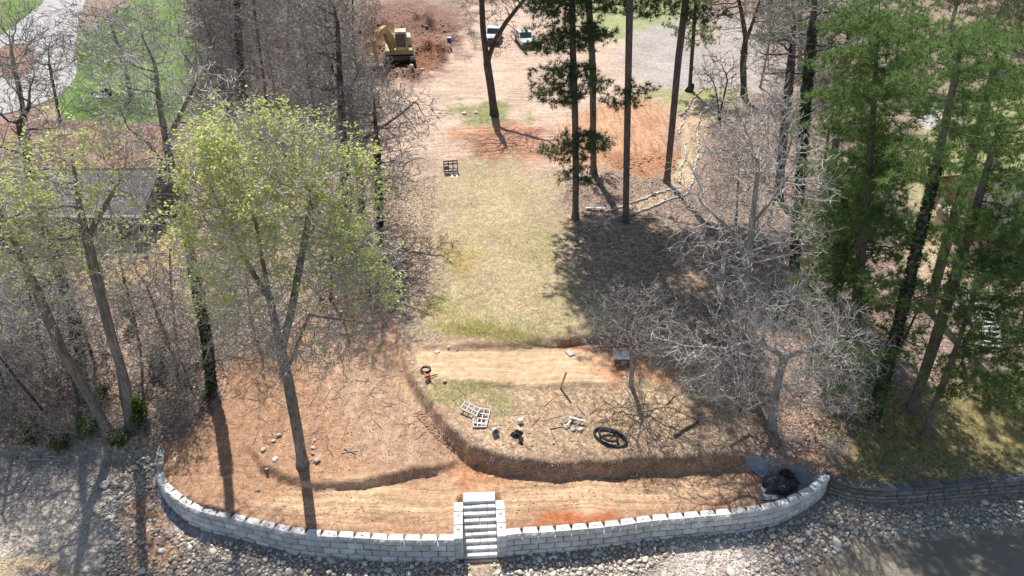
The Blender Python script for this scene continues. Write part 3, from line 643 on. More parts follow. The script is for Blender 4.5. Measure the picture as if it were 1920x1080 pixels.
for poly, dens, where in ZRIP:
    P = GP(poly); n = int(poly_area(P) * 110 * dens)
    q = poly_sample(P, n); r = np.clip(np.exp(RNG.normal(math.log(.085), .38, n)), .05, .21)
    for (x, y), rr in zip(q, r): stones.append((x, y, rr, where))
for px, py, rr in [(1568, 1018, .34), (196, 910, .36), (205, 940, .28), (285, 952, .24), (1830, 976, .2), (620, 1050, .3), (1515, 1000, .22), (1368, 1075, .3), (1730, 1005, .16), (1780, 996, .14)]:
    g = G(px, py); stones.append((g[0], g[1], rr, 'largest'))
# keep them from sinking into one another more than a little: drop crowded ones, big first
stones.sort(key=lambda s: -s[2]); grid = {}; kept = []
for x, y, r, w in stones:
    c = (int(x // .5), int(y // .5)); ok = True
    for i in (-1, 0, 1):
        for j in (-1, 0, 1):
            for (X_, Y_, R_) in grid.get((c[0] + i, c[1] + j), ()):
                if (X_ - x) ** 2 + (Y_ - y) ** 2 < (.64 * (R_ + r)) ** 2: ok = False
    if ok: grid.setdefault(c, []).append((x, y, r)); kept.append((x, y, r, w))
sx_ = np.array([k[0] for k in kept]); sy_ = np.array([k[1] for k in kept]); sz_ = hgt(sx_, sy_)
dl = sdpoly(np.stack([sx_, sy_], 1), POLY_L)
rk_me = []
for i, (V, Fc) in enumerate(RK):
    for mi, mt in enumerate(LITE):
        me = mesh_np('riprap_stone', V, T=Fc); me.materials.append(mt); rk_me.append(me)
SV = {0: [], 1: [], 2: []}; SF = {0: [], 1: [], 2: []}; nv = {0: 0, 1: 0, 2: 0}
ni = 0
for i, (x, y, r, w) in enumerate(kept):
    if dl[i] < .08 + r * .9 and w != 'largest': continue
    e = (RNG.uniform(-.35, .35), RNG.uniform(-.35, .35), RNG.uniform(0, 6.28))
    z = sz_[i] + r * .22
    mi = int(RNG.choice(3, p=[.5, .3, .2])) if 'grey wall' not in w else int(RNG.choice(3, p=[.3, .6, .1]))
    big = w == 'largest'
    if ni < 290 or big:
        o = put('riprap_stone', rk_me[(i % 9) * 3 + (0 if big else mi)], None, None, (x, y, z), e, (r, r, r))
        if big: tag(o, ['big white block-shaped riprap stone lying on the mud near the wall corner', 'long grey boulder at the landward end of the shore stones', 'blocky pale boulder among the shore stones', 'white boulder at the edge of the grey gravel by the curved wall', 'single pale stone on wet shore below the old grey wall', 'large pale stone in the riprap under the white wall', 'tan stone out on the shore by the wall corner', 'big pale stone on the sandy patch of shore', 'small stone alone at the edge of the lake', 'lone stone on dark wet sand by the lake'][kept_big if False else [q[:2] for q in kept if q[3] == 'largest'].index((x, y))], 'stone')
        else: tag(o, 'rough riprap stone lying ' + w, 'stone', 'riprap stones ' + w)
        ni += 1
    else:
        V, Fc = RK1[i % 12]; R = np.array(Matrix.Rotation(e[2], 3, 'Z') @ Matrix.Rotation(e[0], 3, 'X'))
        SV[mi].append((V @ R.T) * r + np.array([x, y, z])); SF[mi].append(Fc + nv[mi]); nv[mi] += len(V)
bedV = np.concatenate([np.concatenate(SV[k]) for k in range(3)]); offs = [0, nv[0], nv[0] + nv[1]]
bedF = np.concatenate([np.concatenate(SF[k]) + offs[k] for k in range(3)]); mids = np.concatenate([np.full(sum(map(len, SF[k])), k) for k in range(3)])
bme = mesh_np('riprap_bed', bedV, T=bedF)
def bed_mat(i, c1, c2):
    m, N, L, b = new_mat('riprap_bed_%s' % ['pale', 'grey', 'tan'][i]); g = nd(N, 'ShaderNodeNewGeometry'); n1 = noise(N, L, g.outputs['Position'], 9, 3, .6)
    c = mixc(N, L, mathn(N, L, 'ADD', mathn(N, L, 'MULTIPLY', g.outputs['Random Per Island'], .7), mathn(N, L, 'MULTIPLY', n1.outputs[0], .3)), c1, c2)
    L.new(c, b.inputs['Base Color']); b.inputs['Roughness'].default_value = .92; b.inputs['Specular IOR Level'].default_value = .2; return m
for i, (a, c) in enumerate([((.52, .46, .385), (.86, .79, .69)), ((.33, .29, .245), (.62, .56, .49)), ((.34, .25, .18), (.60, .49, .38))]): bme.materials.append(bed_mat(i, a, c))
bme.polygons.foreach_set('material_index', mids.astype(np.int32))
tag(put('riprap_bed', bme), 'bed of small riprap stones along the shore below the walls', 'stones', kind='stuff')

# ------------------------------------------------------------------ trees
def unit(v): return v / np.maximum(np.linalg.norm(v, axis=-1, keepdims=True), 1e-9)
def resample(P, step):
    P = np.asarray(P, float); s = np.concatenate([[0], np.cumsum(np.linalg.norm(np.diff(P, axis=0), axis=1))])
    n = max(2, int(round(s[-1] / step)) + 1); t = np.linspace(0, s[-1], n)
    return np.stack([np.interp(t, s, P[:, k]) for k in range(3)], 1)
def grow(rng, paths, attr, step=.5, kill=.8, infl=6., iters=70, jitter=.22, up=.05, maxch=3):
    nodes = []; par = []
    for P in paths:
        Q = resample(P, step)
        if not nodes: start = -1; k0 = 0
        else:
            N_ = np.array(nodes); start = int(np.argmin(np.linalg.norm(N_ - Q[0], axis=1))); k0 = 1
        for i in range(k0, len(Q)):
            nodes.append(Q[i]); par.append(start); start = len(nodes) - 1
    nodes = np.array(nodes); par = list(par); ntr = len(nodes)
    A = np.asarray(attr); nch = np.zeros(len(nodes), int)
    for p in par:
        if p >= 0: nch[p] += 1
    D = np.full(len(A), 1e9); I = np.zeros(len(A), int)
    for i in range(0, len(nodes), 200):
        d = np.linalg.norm(A[:, None] - nodes[None, i:i + 200], axis=2); j = d.argmin(1); m = d[np.arange(len(A)), j]
        u = m < D; D[u] = m[u]; I[u] = j[u] + i
    for it in range(iters):
        act = np.where(D < (infl if it > 8 else 1e9))[0]
        if len(act) == 0: break
        S = np.zeros((len(nodes), 3)); np.add.at(S, I[act], unit(A[act] - nodes[I[act]]))
        k = np.where((np.abs(S).sum(1) > 1e-6) & (nch < maxch))[0]
        if len(k) == 0: break
        nw = nodes[k] + step * rng.uniform(.75, 1.1, (len(k), 1)) * unit(unit(S[k]) + rng.normal(0, jitter, (len(k), 3)) + np.array([0, 0, up]))
        b = len(nodes); nodes = np.concatenate([nodes, nw]); par += list(k); nch[k] += 1; nch = np.concatenate([nch, np.zeros(len(k), int)])
        d = np.linalg.norm(A[:, None] - nw[None], axis=2); j = d.argmin(1); m = d[np.arange(len(A)), j]
        u = m < D; D[u] = m[u]; I[u] = j[u] + b
        al = D > kill; A = A[al]; D = D[al]; I = I[al]
        if len(A) == 0: break
    return nodes, np.array(par), ntr
def radii(par, n, rtip, rbase, expo=1.95):
    acc = np.zeros(n); r = np.zeros(n)
    for i in range(n - 1, -1, -1):
        r[i] = max(rtip, acc[i] ** (1 / expo)) if acc[i] > 0 else rtip
        if par[i] >= 0: acc[par[i]] += r[i] ** expo
    top = r[0]; r = rtip + (r - rtip) * (rbase - rtip) / max(top - rtip, 1e-6)
    return r
def tubes(A, B, ra, rb, n):
    d = unit(B - A); u0 = np.array([[.90, .10, .42]]) / 1.0; up = np.where(np.abs(d @ u0.T) > .93, np.array([[0, 1., 0]]), u0)
    x = unit(np.cross(d, up)); y = np.cross(d, x); m = len(A)
    t = np.arange(n) * 2 * math.pi / n; c, s = np.cos(t), np.sin(t)
    off = x[:, None] * c[None, :, None] + y[:, None] * s[None, :, None]
    V = np.concatenate([A[:, None] + off * ra[:, None, None], B[:, None] + off * rb[:, None, None]], 1).reshape(-1, 3)
    b = (np.arange(m) * 2 * n)[:, None]; k = np.arange(n); l = (k + 1) % n
    Q = np.stack([b + k, b + l, b + n + l, b + n + k], -1).reshape(-1, 4)
    return V, Q
def ribbons(A, B, ra, rb, rng):
    d = unit(B - A); x = unit(np.cross(d, rng.normal(size=d.shape))); m = len(A)
    V = np.stack([A - x * ra[:, None], A + x * ra[:, None], B + x * rb[:, None], B - x * rb[:, None]], 1).reshape(-1, 3)
    return V, np.arange(m * 4).reshape(m, 4)
def cat_mesh(parts):
    V = []; Q = []; o = 0
    for v, q in parts:
        if len(v) == 0: continue
        V.append(v); Q.append(q + o); o += len(v)
    return np.concatenate(V), np.concatenate(Q)
def wood_meshes(nodes, par, r, base, split=.035, flare=True):
    i = np.where(par >= 0)[0]; p = par[i]; A = nodes[p]; B = nodes[i].copy()
    rb = r[i].copy(); ra = np.minimum(r[p], rb * 1.3 + .004)
    if flare:
        for arr, pt in ((ra, A), (rb, B)):
            h = np.maximum(0, pt[:, 2] - base[2]); arr *= 1 + (.55 * np.exp(-h / .35)) * (arr > .05)
    pd = np.zeros_like(A); hp = par[p] >= 0; pd[hp] = unit(nodes[p[hp]] - nodes[par[p[hp]]])
    bend = np.einsum('ij,ij->i', unit(B - A), pd) < .93
    A = A - unit(B - A) * (ra * .4 * bend)[:, None]
    big = rb > .11; mid = (rb > split) & ~big; fin = rb <= split
    tr = cat_mesh([tubes(A[s], B[s], ra[s], rb[s], n) for s, n in ((big, 9), (mid, 5)) if s.any()])
    fi = tubes(A[fin], B[fin], ra[fin], rb[fin], 3) if fin.any() else (np.zeros((0, 3)), np.zeros((0, 4), int))
    return tr, fi
def twigs(rng, nodes, par, r, rmax, per, ln, rt, sub=2, spread=.9, upb=.15):
    c = np.where((r < rmax) & (par >= 0))[0]; c = np.repeat(c, per); d = unit(nodes[c] - nodes[par[c]])
    dd = unit(d + rng.normal(0, spread * .6, d.shape) + np.array([0, 0, upb])); L_ = ln * rng.uniform(.5, 1.3, (len(c), 1))
    A = nodes[c]; M = A + dd * L_ * .5; B = M + unit(dd + rng.normal(0, .3, dd.shape)) * L_ * .5
    segs = [(A, M, np.full(len(A), rt), np.full(len(A), rt * .8)), (M, B, np.full(len(A), rt * .8), np.full(len(A), rt * .45))]
    tips = [B]; td = [unit(B - M)]
    for _ in range(sub):
        t = rng.uniform(.2, .9, (len(A), 1)); S_ = A + (M - A) * t * 2 * (t < .5) + ((M - A) + (B - M) * (t - .5) * 2) * (t >= .5)
        e = unit(dd + rng.normal(0, .75, dd.shape) + np.array([0, 0, upb])); T = S_ + e * L_ * rng.uniform(.3, .6, (len(A), 1))
        segs.append((S_, T, np.full(len(A), rt * .65), np.full(len(A), rt * .35))); tips.append(T); td.append(e)
    return cat_mesh([ribbons(a, b, p, q, rng) for a, b, p, q in segs]), np.concatenate(tips), np.concatenate(td)
def leaf_quads(rng, C, size, droop=.0):
    n = len(C); u = unit(rng.normal(size=(n, 3)) * np.array([1, 1, .4])); w = unit(np.cross(u, rng.normal(size=(n, 3)) * .55 + np.array([0, 0, 1.])))
    s = size * rng.uniform(.6, 1.4, (n, 1)); w = w * .62
    V = np.stack([C - u * s * .5, C + w * s * .5 - u * s * .05, C + u * s * .5, C - w * s * .5 + u * s * .05], 1).reshape(-1, 3)
    return V, np.arange(n * 4).reshape(n, 4)
def needles(rng, C, Dr, nb, ln, wd, open_=.8):
    n = len(C); C = np.repeat(C, nb, 0); D = np.repeat(Dr, nb, 0)
    d = unit(D * .75 + rng.normal(0, open_, D.shape)); x = unit(np.cross(d, rng.normal(size=d.shape)))
    l = ln * rng.uniform(.65, 1.25, (len(C), 1)); V = np.stack([C - x * wd * .5, C + x * wd * .5, C + d * l], 1).reshape(-1, 3)
    return V, np.arange(len(C) * 3).reshape(-1, 3)
def cloud(rng, ell, Yb, n, shell=.45, clump=(5, (.5, .5, .4))):
    """points filling ellipses given as (px, py, rx, ry[, depth offset m]) of the photograph at the tree's own distance"""
    out = []; ws = np.array([e[2] * e[3] for e in ell], float); ws /= ws.sum()
    for e, w in zip(ell, ws):
        off = e[4] if len(e) > 4 else 0.; c = AT(e[0], e[1], Yb + off); sc = (Yb + off) / ray(e[0], e[1])[1] / F_PX
        k = max(3, int(n * w / clump[0])); v = unit(rng.normal(size=(k, 3))) * (shell + (1 - shell) * rng.random((k, 1))) ** .6
        v = c + v * np.array([e[2] * sc, e[2] * sc * .8, e[3] * sc]); out.append(np.repeat(v, clump[0], 0) + rng.normal(0, 1, (k * clump[0], 3)) * np.array(clump[1]))
    return np.concatenate(out)
BARK = dict(oak=bark_mat('oak_bark', (.13, .115, .10), (.30, .275, .25), 7), pale=bark_mat('pale_bare_bark', (.40, .37, .335), (.68, .64, .59), 5, (.34, .305, .27)), grey=bark_mat('grey_twig_bark', (.22, .20, .18), (.40, .37, .34), 6),
            pine=bark_mat('pine_bark', (.10, .08, .07), (.24, .20, .175), 9), dark=bark_mat('dark_bark', (.055, .045, .04), (.14, .12, .10), 7), red=bark_mat('reddish_twig_bark', (.16, .105, .085), (.30, .205, .165), 6))
LEAF = dict(lime=leaf_mat('young_leaf_lime', (.44, .50, .12), (.84, .88, .36), .5), pine=leaf_mat('pine_needles', (.075, .145, .04), (.27, .39, .12), .45), darkpine=leaf_mat('shaded_pine_needles', (.03, .065, .030), (.15, .22, .085), .3),  # darkpine: backlit shade of the clearing pines put into the needle colour
            ivy=leaf_mat('ivy_leaf', (.022, .055, .018), (.07, .13, .04), .25), shrub=leaf_mat('glossy_shrub_leaf', (.05, .11, .02), (.20, .30, .06), .35), olive=leaf_mat('dull_evergreen_leaf', (.05, .075, .03), (.12, .16, .06), .3), straw=leaf_mat('pale_cedar_needles', (.12, .15, .06), (.27, .30, .13), .3), rust=leaf_mat('dead_rust_leaf', (.22, .08, .03), (.42, .19, .08), .3))
def tree(name, label, base_px, trunk, ell, seed, kind='bare', bark='grey', leaf=None, rb=.22, rtip=.011, n=500, step=.5, kill=.8, limbs=(), tw=(2, .7, .011, 2), twmax=.03, leaves=0, lsize=.13, jitter=.22, up=.05,
         group=None, infl=6., ivy=0, shell=.45, split=.035, base_y=None, tuft=(3, 18, 0.271, 0.018, 0.202), leafz=None, cat='tree', bark2=None):
    rng = np.random.default_rng(seed); n = int(n * 2.6); kill *= .60; step *= .72; tw = (min(2, tw[0] + 1), tw[1], tw[2] * 1.45, 1 if kind == 'bare' else 2)
    b = G(*base_px) if base_y is None else None
    if b is None: q = AT(base_px[0], base_px[1], base_y); b = np.array([q[0], q[1], hz(q[0], q[1])])
    Yb = b[1]
    P0 = [b - np.array([0, 0, .25]), b + np.array([0, 0, .05])] + [AT(t[0], t[1], Yb + (t[2] if len(t) > 2 else 0)) for t in trunk]
    paths = [P0] + [[AT(t[0], t[1], Yb + (t[2] if len(t) > 2 else 0)) for t in lm] for lm in limbs]
    at = cloud(rng, ell, Yb, n, shell, (13, (.75, .75, .22)) if kind == 'pine' else (4, (.5, .5, .4)))
    at = at[at[:, 2] > b[2] + 1.0]
    nodes, par, ntr = grow(rng, paths, at, step, kill, infl, jitter=jitter, up=up)
    r = radii(par, len(nodes), rtip, rb)
    root = thing(name, label, cat, tuple(b), 0, group)
    (tv, tq), fine = wood_meshes(nodes, par, r, b, split)
    put('trunk', mesh_np('trunk', tv - b, Q=tq, smooth=True), BARK[bark], root)
    cr = [fine] if len(fine[0]) else []
    tips = nodes[np.setdiff1d(np.arange(len(nodes)), par)]
    if kind in ('bare', 'leafy'):
        (v, q), tp, td = twigs(rng, nodes, par, r, twmax, *tw[:3], sub=tw[3]); cr.append((v, q))
        crown = put('crown', mesh_np('crown', cat_mesh(cr)[0] - b, Q=cat_mesh(cr)[1]), BARK[bark2 or bark], root)
        if leaves:
            k = rng.random(len(tp)) < leaves
            lump_ = np.array([vnoise(tp[:, 0] * .9 + tp[:, 2] * .7, tp[:, 1] * .9 - tp[:, 2] * .6, seed)])[0]; k &= rng.random(len(tp)) < np.clip(.52 + 3.2 * lump_, .02, 1)
            if leafz is not None:
                zz = (tp[:, 2] - b[2]) / (tp[:, 2].max() - b[2]); k &= rng.random(len(tp)) < np.clip((zz - leafz[0]) / (leafz[1] - leafz[0]), leafz[2], 1)
            c = np.repeat(tp[k], 5, 0) + rng.normal(0, lsize * .75, (k.sum() * 5, 3))
            v, q = leaf_quads(rng, c, lsize); put('leaves', mesh_np('leaves', v - b, Q=q), LEAF[leaf], crown)
    else:
        per, nb, ln, wd, sp = tuft
        sm = np.where((r < .035) & (np.arange(len(nodes)) >= ntr))[0]
        c = np.repeat(nodes[sm], per, 0); d = unit(np.repeat(unit(nodes[sm] - nodes[par[sm]]), per, 0) * .5 + rng.normal(0, .5, c.shape) + np.array([0, 0, .45]))
        c = c + rng.normal(0, sp, c.shape) * np.array([1, 1, .6])
        v, t = needles(rng, c, d, nb, ln, wd)
        bv, bq = cat_mesh(cr); me = mesh_np('crown', np.concatenate([v, bv]) - b, T=t, Q=bq + len(v)); me.materials.append(LEAF[leaf]); me.materials.append(BARK[bark])
        me.polygons.foreach_set('material_index', np.concatenate([np.zeros(len(t)), np.ones(len(bq))]).astype(np.int32)); put('crown', me, None, root)
    if ivy:
        tr_ = nodes[:ntr]; hh = tr_[:, 2] - b[2]; s = np.where((hh > .2) & (hh < ivy))[0]
        c = np.repeat(tr_[s], 110, 0); a = rng.uniform(0, 6.28, len(c)); rr = np.repeat(r[s], 110) + rng.uniform(.0, .10, len(c))
        c = c + np.stack([np.cos(a) * rr, np.sin(a) * rr, rng.uniform(-step * .6, step * .6, len(c))], 1)
        v, q = leaf_quads(rng, c, .15); put('ivy', mesh_np('ivy', v - b, Q=q), LEAF['ivy'], root)
    return root
def copy_tree(src, loc, rz, sc, label, group=None):
    c = src.copy(); COL.objects.link(c); c.location = loc; c.rotation_euler = (0, 0, rz); c.scale = (sc, sc, sc * random.uniform(.92, 1.08)); c['label'] = label
    if group: c['group'] = group
    for ch in src.children:
        d = ch.copy(); COL.objects.link(d); d.parent = c
        for g in ch.children:
            e = g.copy(); COL.objects.link(e); e.parent = d
    return c
BT = dict(kind='bare')
# --- left foreground
oak = tree('young_leafed_oak', 'tall oak with fresh lime leaves rising from the dirt ramp inside the white wall', (568, 872), [(556, 800), (541, 720), (525, 650), (508, 570), (492, 490), (480, 420)],
     [(460, 260, 60, 50), (470, 320, 120, 70), (580, 300, 70, 60), (630, 330, 45, 45), (510, 390, 140, 75), (432, 430, 68, 85), (620, 400, 70, 80), (650, 480, 80, 60), (690, 570, 55, 55, -1), (485, 520, 105, 65), (560, 640, 90, 50, -1.5), (460, 610, 60, 45), (400, 330, 40, 45)], 1, 'leafy', 'oak', 'lime',
     rb=.28, n=1700, step=.45, kill=.62, limbs=[[(528, 660), (545, 590), (560, 510), (575, 430), (585, 370)], [(537, 700), (580, 590), (630, 598), (700, 605)], [(505, 560), (455, 480), (430, 420)]], tw=(2, .75, .012, 2), leaves=.95, lsize=.15, leafz=(.45, .88, .04), bark2='pale')
tree('bare_tulip_tree', 'tall bare tree with ivy-darkened trunk and pale twigs beside the grey roofed house', (398, 738), [(388, 640, 0), (370, 540), (348, 430), (327, 340), (310, 260), (298, 190), (290, 120)],
     [(290, 180, 110, 90), (240, 120, 90, 70), (340, 220, 90, 80), (300, 290, 100, 60), (280, 70, 70, 50)], 2, 'bare', 'oak', rb=.24, n=950, step=.5, kill=.8, up=.25, jitter=.14, limbs=[[(312, 270), (345, 200), (370, 150)], [(327, 340), (280, 270), (240, 240)]], tw=(2, .8, .013, 2), ivy=9, bark2='pale', rtip=.013)
tree('young_leafed_tree', 'slender leaning tree with lime leaves in front of the grey roof', (244, 802), [(236, 720), (206, 620), (180, 520), (162, 440), (150, 390), (140, 330)],
     [(130, 310, 105, 60), (190, 290, 70, 50), (120, 390, 90, 60), (220, 400, 75, 45), (150, 460, 90, 40), (80, 350, 60, 60)], 3, 'leafy', 'oak', 'lime', rb=.25, n=480, step=.5, kill=.8, limbs=[[(165, 445), (200, 380), (225, 340)]], tw=(2, .75, .012, 2), leaves=.5, lsize=.15, leafz=(.45, .85, .08), bark2='pale')
tree('young_leafed_tree', 'thick leaning tree with thin lime leaves at the edge of the bank brush', (205, 812), [(165, 738), (115, 655), (65, 535), (25, 450), (0, 400)],
     [(40, 450, 90, 70), (90, 520, 80, 60), (0, 380, 70, 60), (60, 600, 80, 50), (20, 540, 60, 50)], 4, 'leafy', 'oak', 'lime', rb=.27, n=520, step=.5, kill=.8, tw=(2, .75, .012, 2), leaves=.5, lsize=.14, leafz=(.5, .85, .1), bark2='pale')
tree('bare_tree', 'bare tree with dark ivy trunk standing in front of the grey roofed house', (150, 660), [(128, 560), (95, 450), (70, 370), (52, 310), (35, 230)], [(30, 210, 70, 80), (70, 260, 70, 60), (0, 300, 50, 70), (60, 160, 60, 60)], 5, 'bare', 'dark', rb=.24, n=450, step=.6, kill=.95, ivy=8, bark2='grey', tw=(2, .8, .013, 2))
tree('bare_tree', 'thin dark bare tree growing between the driveway and the mulch bank', (110, 220), [(106, 190), (98, 150), (92, 120)], [(92, 105, 42, 45), (85, 150, 35, 25)], 6, 'bare', 'dark', rb=.16, n=260, step=.6, kill=1.0, tw=(2, .8, .016, 1), rtip=.016)
tree('bare_tree', 'broad bare tree with pale twigs over the bright green lawn', (246, 176), [(240, 150), (228, 105), (212, 60), (200, 20)], [(190, 50, 80, 55), (240, 70, 75, 55), (215, 100, 70, 35), (160, 90, 45, 40)], 7, 'bare', 'grey', up=.3, jitter=.13, rb=.26, n=700, step=.6, kill=1.1, tw=(2, 1.0, .019, 2), rtip=.018)
tree('bare_tree', 'bare tree with grey crown on the mulch bank beside the driveway bend', (52, 255), [(45, 210), (32, 150), (22, 100)], [(25, 100, 60, 70), (60, 60, 50, 50), (10, 40, 50, 40)], 8, 'bare', 'grey', rb=.24, n=450, step=.7, kill=1.1, tw=(2, 1.0, .018, 2), rtip=.017)
tree('bare_tree', 'dark bare tree behind the lime oak with one long limb over the clay drive', (679, 412), [(677, 360), (668, 290), (660, 220), (655, 170)], [(650, 180, 60, 60), (620, 230, 60, 50), (760, 215, 60, 40), (700, 290, 60, 50), (600, 150, 60, 60), (640, 130, 60, 55), (720, 340, 45, 40, -2), (610, 60, 65, 50)], 9, 'bare', 'dark', rb=.3, n=1300, step=.6, kill=.95, limbs=[[(664, 270), (700, 250), (750, 215), (785, 185)]], tw=(2, .9, .015, 2), rtip=.015, bark2='grey')
for i, (bp, tk, cr, lb) in enumerate([((262, 650), [(250, 590), (232, 520), (218, 450)], [(215, 440, 50, 50), (240, 500, 40, 40)], 'thin dark sapling in the litter between the slender trees'), ((228, 745), [(215, 660), (198, 570), (190, 500)], [(190, 490, 50, 50), (215, 570, 45, 45)], 'thin bare sapling beside the slender leaning tree'),
        ((85, 690), [(70, 610), (50, 530)], [(50, 520, 60, 60), (80, 580, 50, 45)], 'bare sapling among the brush on the left bank'), ((330, 640), [(322, 560), (318, 480)], [(315, 470, 55, 60), (335, 540, 45, 45)], 'bare sapling in front of the ivy-darkened trunk'), ((150, 765), [(130, 690), (105, 620)], [(110, 620, 60, 60), (130, 690, 45, 40)], 'bare leaning sapling above the bank brush'),
        ((470, 600), [(462, 520), (455, 440)], [(450, 430, 60, 70), (470, 510, 50, 50)], 'grey sapling behind the crown of the lime-leafed oak'), ((620, 560), [(622, 480), (618, 400)], [(620, 400, 60, 60), (640, 470, 55, 55)], 'dark sapling at the head of the dirt ramp'), ((700, 480), [(702, 420), (705, 370)], [(705, 360, 45, 50), (715, 420, 40, 40)], 'dark sapling at the edge of the dry lawn')]):
    tree('sapling', lb, bp, tk, cr, 90 + i, 'bare', 'dark' if i % 2 == 0 else 'grey', rb=.09, n=260, step=.5, kill=.8, tw=(1, .7, .011, 2), bark2='grey')
tree('bare_tree', 'tall dark bare tree behind the lime-leafed oak at the lawn edge', (652, 452), [(650, 380), (645, 290), (640, 200), (636, 120), (632, 40)], [(610, 60, 65, 60), (640, 160, 60, 55), (590, 130, 65, 55), (650, 230, 65, 45), (615, -20, 65, 50)], 42, 'bare', 'dark', rb=.27, n=1000, step=.6, kill=.85, tw=(2, .9, .015, 2), rtip=.013, ivy=7, bark2='grey')
tree('bare_tree', 'second dark bare tree with ivy behind the lime-leafed oak', (712, 470), [(712, 400), (708, 320), (705, 250), (702, 200)], [(700, 190, 50, 40), (690, 240, 55, 45), (735, 240, 45, 40), (720, 310, 40, 35)], 43, 'bare', 'dark', rb=.2, n=620, step=.6, kill=.85, tw=(2, .9, .014, 2), rtip=.012, ivy=9, bark2='grey')
# --- clearing
tree('bare_tree', 'tall dark forked bare tree standing in the clay yard by the grass patch', (927, 216), [(920, 160), (912, 110), (906, 60), (903, 0), (900, -60)], [(930, 0, 60, 40), (970, -20, 60, 40), (880, -40, 60, 50), (950, 70, 30, 30)], 10, 'bare', 'dark', rb=.42, n=300, step=.8, kill=1.3, limbs=[[(914, 115), (928, 75), (950, 40), (990, -10)]], tw=(2, 1.0, .018, 1), rtip=.018)
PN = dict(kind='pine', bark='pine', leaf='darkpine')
tree('tall_pine', 'tall pine with dark foliage tiers down its trunk beside the white board', (1079, 410), [(1080, 320), (1078, 200), (1074, 80), (1073, 0), (1072, -60), (1072, -270)], [(1060, 275, 42, 16), (1100, 265, 35, 12), (1050, 175, 40, 18), (1075, 130, 45, 18), (1038, 80, 45, 18), (1090, 60, 45, 25), (1055, 15, 60, 22), (1050, -40, 85, 40), (1075, -110, 95, 50), (1072, -190, 90, 50), (1072, -280, 70, 50), (1085, 330, 15, 8)], 20, rb=.26, n=1450, step=.55, kill=.7, rtip=.014, up=.12, shell=.1, tuft=(3, 18, 0.387, 0.037, 0.173), **PN)
tree('tall_pine', 'tall pine with a thick trunk standing behind the dark foliage pine', (1113, 326), [(1112, 250), (1112, 130), (1106, 40), (1102, -30), (1100, -110), (1097, -320)], [(1120, 265, 25, 10), (1125, 155, 25, 14), (1140, 10, 40, 14), (1100, -90, 100, 50), (1080, -40, 70, 30), (1100, -170, 90, 55), (1098, -260, 75, 50), (1096, -340, 50, 40)], 21, rb=.29, n=1200, step=.6, kill=.75, rtip=.015, up=.1, shell=.1, tuft=(3, 18, 0.412, 0.037, 0.184), **PN)
tree('tall_pine', 'slim straight pine with one small lower branch at the path corner', (1173, 416), [(1175, 300), (1178, 150), (1181, 0), (1183, -100), (1192, -470)], [(1170, 185, 32, 14), (1190, 170, 18, 8), (1180, -60, 100, 40), (1230, -30, 60, 30), (1150, -100, 90, 40), (1190, -150, 115, 50), (1192, -240, 105, 55), (1195, -330, 105, 50), (1197, -410, 95, 50), (1198, -480, 60, 45)], 22, rb=.25, n=1500, step=.6, kill=.75, rtip=.014, up=.1, shell=.1, tuft=(3, 18, 0.412, 0.037, 0.184), **PN)
tree('tall_pine', 'leaning tall pine at the edge of the orange clay pad', (1250, 342), [(1260, 240), (1272, 110), (1286, 0), (1296, -90), (1320, -450)], [(1230, 15, 50, 14), (1330, 25, 45, 10), (1300, -70, 100, 45), (1250, -50, 70, 40), (1340, -40, 70, 30), (1300, -130, 110, 50), (1305, -220, 100, 55), (1312, -310, 100, 50), (1318, -390, 90, 45), (1322, -460, 55, 40)], 23, rb=.28, n=1450, step=.65, kill=.8, rtip=.015, up=.1, shell=.1, tuft=(3, 18, 0.435, 0.040, 0.196), **PN)
tree('tall_pine', 'thin pine with a black bundle at its foot by the gravel road', (1293, 170), [(1297, 110), (1302, 40), (1306, -30)], [(1310, 75, 28, 12), (1285, 50, 25, 10), (1330, 60, 20, 8), (1300, 10, 40, 18), (1305, -50, 60, 30)], 24, rb=.22, n=240, step=.7, kill=.9, rtip=.016, up=.08, shell=.1, tuft=(3, 18, 0.436, 0.041, 0.207), kind='pine', bark='dark', leaf='pine')
tree('small_bare_tree', 'small dark bare tree with several stems above the path edging', (1349, 224), [(1346, 195), (1342, 165)], [(1345, 140, 32, 30), (1365, 150, 25, 25), (1330, 130, 22, 20)], 25, 'bare', 'dark', rb=.14, n=220, step=.5, kill=.9, limbs=[[(1349, 215), (1358, 180), (1364, 150)]], tw=(2, .8, .014, 1), rtip=.014)
tree('bare_tree', 'bare tree with a thick trunk beside the grey gravel road', (1395, 182), [(1393, 120), (1398, 70), (1390, 20), (1380, -20)], [(1390, 0, 60, 40), (1420, 50, 50, 40), (1360, 30, 40, 30)], 26, 'bare', 'dark', rb=.36, n=300, step=.8, kill=1.2, tw=(2, 1., .018, 2), rtip=.018, bark2='grey', limbs=[[(1396, 85), (1412, 40), (1425, 0)]])
tree('small_bare_tree', 'small grey bare tree beside the masonry box on the tan terrace', (1183, 724), [(1185, 690), (1184, 660), (1182, 640)], [(1185, 600, 80, 45), (1140, 615, 45, 35), (1240, 610, 60, 40), (1190, 570, 50, 30), (1200, 650, 90, 18)], 27, 'bare', 'grey', bark2='grey', rb=.13, n=480, step=.3, kill=.45, tw=(0, .5, .010, 2), rtip=.009, split=.02, twmax=.02)
